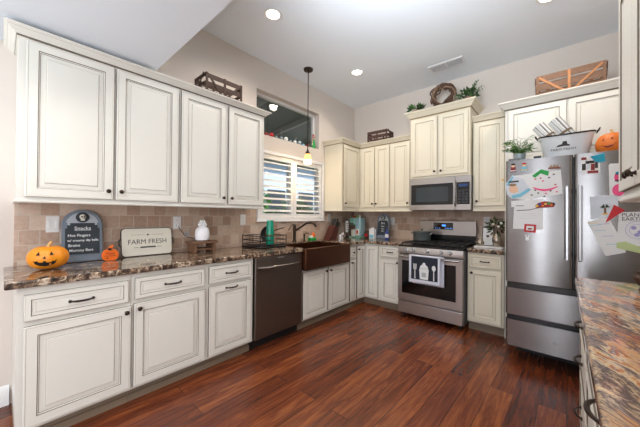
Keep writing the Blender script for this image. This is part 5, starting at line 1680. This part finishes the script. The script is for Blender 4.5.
for (yy, hh, lab) in ((-1.63, .15, 'taller silver tree ornament on the transom sill'), (-1.36, .10, 'shorter silver tree ornament toward the middle of the transom sill')):
    t = thing('silver_tree', (-.065, yy, SZ), lab, 'ornament')
    b = MB()
    b.lathe([(.020, 0), (.020, .004), (0, .005)], (-.065, yy, SZ), n=10)
    b.tube([(-.065, yy, SZ), (-.065, yy, SZ + hh)], .0025, 6)
    for i in range(10):
        a = i * 2.4; z_ = SZ + hh * (.3 + .07 * i); L = .035 * (1 - .08 * i)
        b.tube([(-.065, yy, z_), (-.065 + L * math.cos(a) * .6, yy + L * math.sin(a), z_ + .012)], [.003, .0015], 5)
    b.build('branches', 'steelH', t)
t = thing('elf_figure', (-.035, -1.03, SZ), 'green figure holding a red and white candy cane at the right end of the transom', 'figurine')
MB().lathe([(0, 0), (.036, 0), (.036, .02), (.028, .07), (.020, .12), (.012, .14), (0, .145)], (-.035, -1.03, SZ), n=14).build('coat', 'green', t)
MB().ball((-.035, -1.03, SZ + .155), .020).build('head', 'skin', t)
MB().lathe([(.023, 0), (.018, .02), (.004, .055), (0, .06)], (-.035, -1.03, SZ + .163), n=12).build('hat', 'red', t)
b = MB(); q = [(-.015, -1.075, SZ + .03 + .02 * i) for i in range(7)]
q += [(-.015, -1.075 + .02 * (1 - math.cos(a)), SZ + .15 + .025 * math.sin(a)) for a in (.6, 1.2, 1.8, 2.4, 3.0)]
for i in range(len(q) - 1): b.tube([q[i], q[i + 1]], .006, 8, i % 2)
b.build('candy_cane', ['red', 'ceramic'], t)
t = thing('gift_box', (-.035, -.985, SZ), 'tiny red gift box beside the green figure on the transom', 'ornament')
MB().box(-.055, -.998, SZ, -.015, -.960, SZ + .035).build('box', 'redD', t); MB().box(-.0555, -.984, SZ, -.0145, -.976, SZ + .036).build('ribbon', 'ceramic', t)

# ------------------------------------------------------------------ CEILING FIXTURES
for (x, y, z, pw, lab) in ((.726, -2.43, H, 26, 'round recessed ceiling light nearest the left wall cabinets'), (.738, -1.035, H, 26, 'round recessed ceiling light nearest the pendant and corner'),
                           (2.68, -1.04, H, 26, 'round recessed ceiling light cut by the top edge, above the refrigerator'),
                           (2.55, -2.43, H, 26, None), (1.0, -4.3, 2.41, 16, None), (2.4, -4.6, 2.41, 16, None)):
    if lab:
        t = thing('recessed_light', (x, y, z - .01), lab, 'ceiling light')
        MB().lathe([(.060, 0), (.085, -.002), (.088, -.006), (.082, -.010), (.062, -.008), (.060, 0)], (x, y, z), n=28).build('trim_ring', 'white', t)
        MB().lathe([(.0, -.004), (.060, -.004), (.060, -.002), (0, -.002)], (x, y, z), n=24).build('lens', 'lamp', t)
    downlight((x, y, z - .03), pw)

# vent register
t = thing('air_vent', (1.68, -.46, H - .01), 'white rectangular air vent in the ceiling above the wreath', 'air vent')
vx0, vx1, vy0, vy1 = 1.485, 1.885, -.555, -.385
b = MB(); z = H
b.box(vx0, vy0, z - .010, vx1, vy0 + .022, z); b.box(vx0, vy1 - .022, z - .010, vx1, vy1, z); b.box(vx0, vy0 + .022, z - .010, vx0 + .022, vy1 - .022, z); b.box(vx1 - .022, vy0 + .022, z - .010, vx1, vy1 - .022, z)
b.box((vx0 + vx1) / 2 - .004, vy0 + .022, z - .010, (vx0 + vx1) / 2 + .004, vy1 - .022, z)
b.build('frame', 'white', t, bevel=.002)
MB().box(vx0 + .02, vy0 + .02, z - .003, vx1 - .02, vy1 - .02, z).build('duct_opening', 'ventD', t, smooth=False)
b = MB()
for k in range(5):
    yy = vy0 + .035 + k * .024
    b.prism([(vx0 + .022, yy, z - .004), (vx0 + .022, yy + .010, z - .011), (vx0 + .022, yy + .012, z - .010), (vx0 + .022, yy + .002, z - .003)], (vx1 - vx0 - .044, 0, 0))
b.build('louvers', 'grey', t, smooth=False)

# pendant
PX, PY = .30, -1.50
t = thing('pendant_light', (PX, PY, 1.93), 'amber glass pendant lamp on a thin bronze rod over the sink', 'pendant lamp')
MB().lathe([(0, 0), (.010, 0), (.058, .008), (.062, .022), (.062, .028)], (PX, PY, H - .028), n=24).build('canopy', 'bronze', t)
MB().tube([(PX, PY, 2.12), (PX, PY, H - .02)], .006, 8).build('rod', 'bronze', t)
MB().lathe([(.010, .06), (.012, .045), (.028, .02), (.031, .0), (0, .0)], (PX, PY, 2.06), n=18).build('socket_cap', 'bronze', t)
MB().lathe([(.026, 0), (.040, -.03), (.051, -.075), (.050, -.105), (.044, -.125), (.042, -.125), (.046, -.10), (.036, -.03), (.022, 0)], (PX, PY, 2.062), n=24, mats=[0, 0, 1, 1, 1, 1, 0, 0]).build('lamp_shade', ['shade', 'shadeW'], t)
MB().ball((PX, PY, 1.99), .020, .020, .028).build('bulb', 'shadeW', t)
pl = bpy.data.lights.new('pendant_glow', 'POINT'); pl.energy = 5; pl.color = (1, .76, .46); pl.shadow_soft_size = .03
po = bpy.data.objects.new('pendant_glow', pl); po.location = (PX, PY, 1.925); COL.objects.link(po)
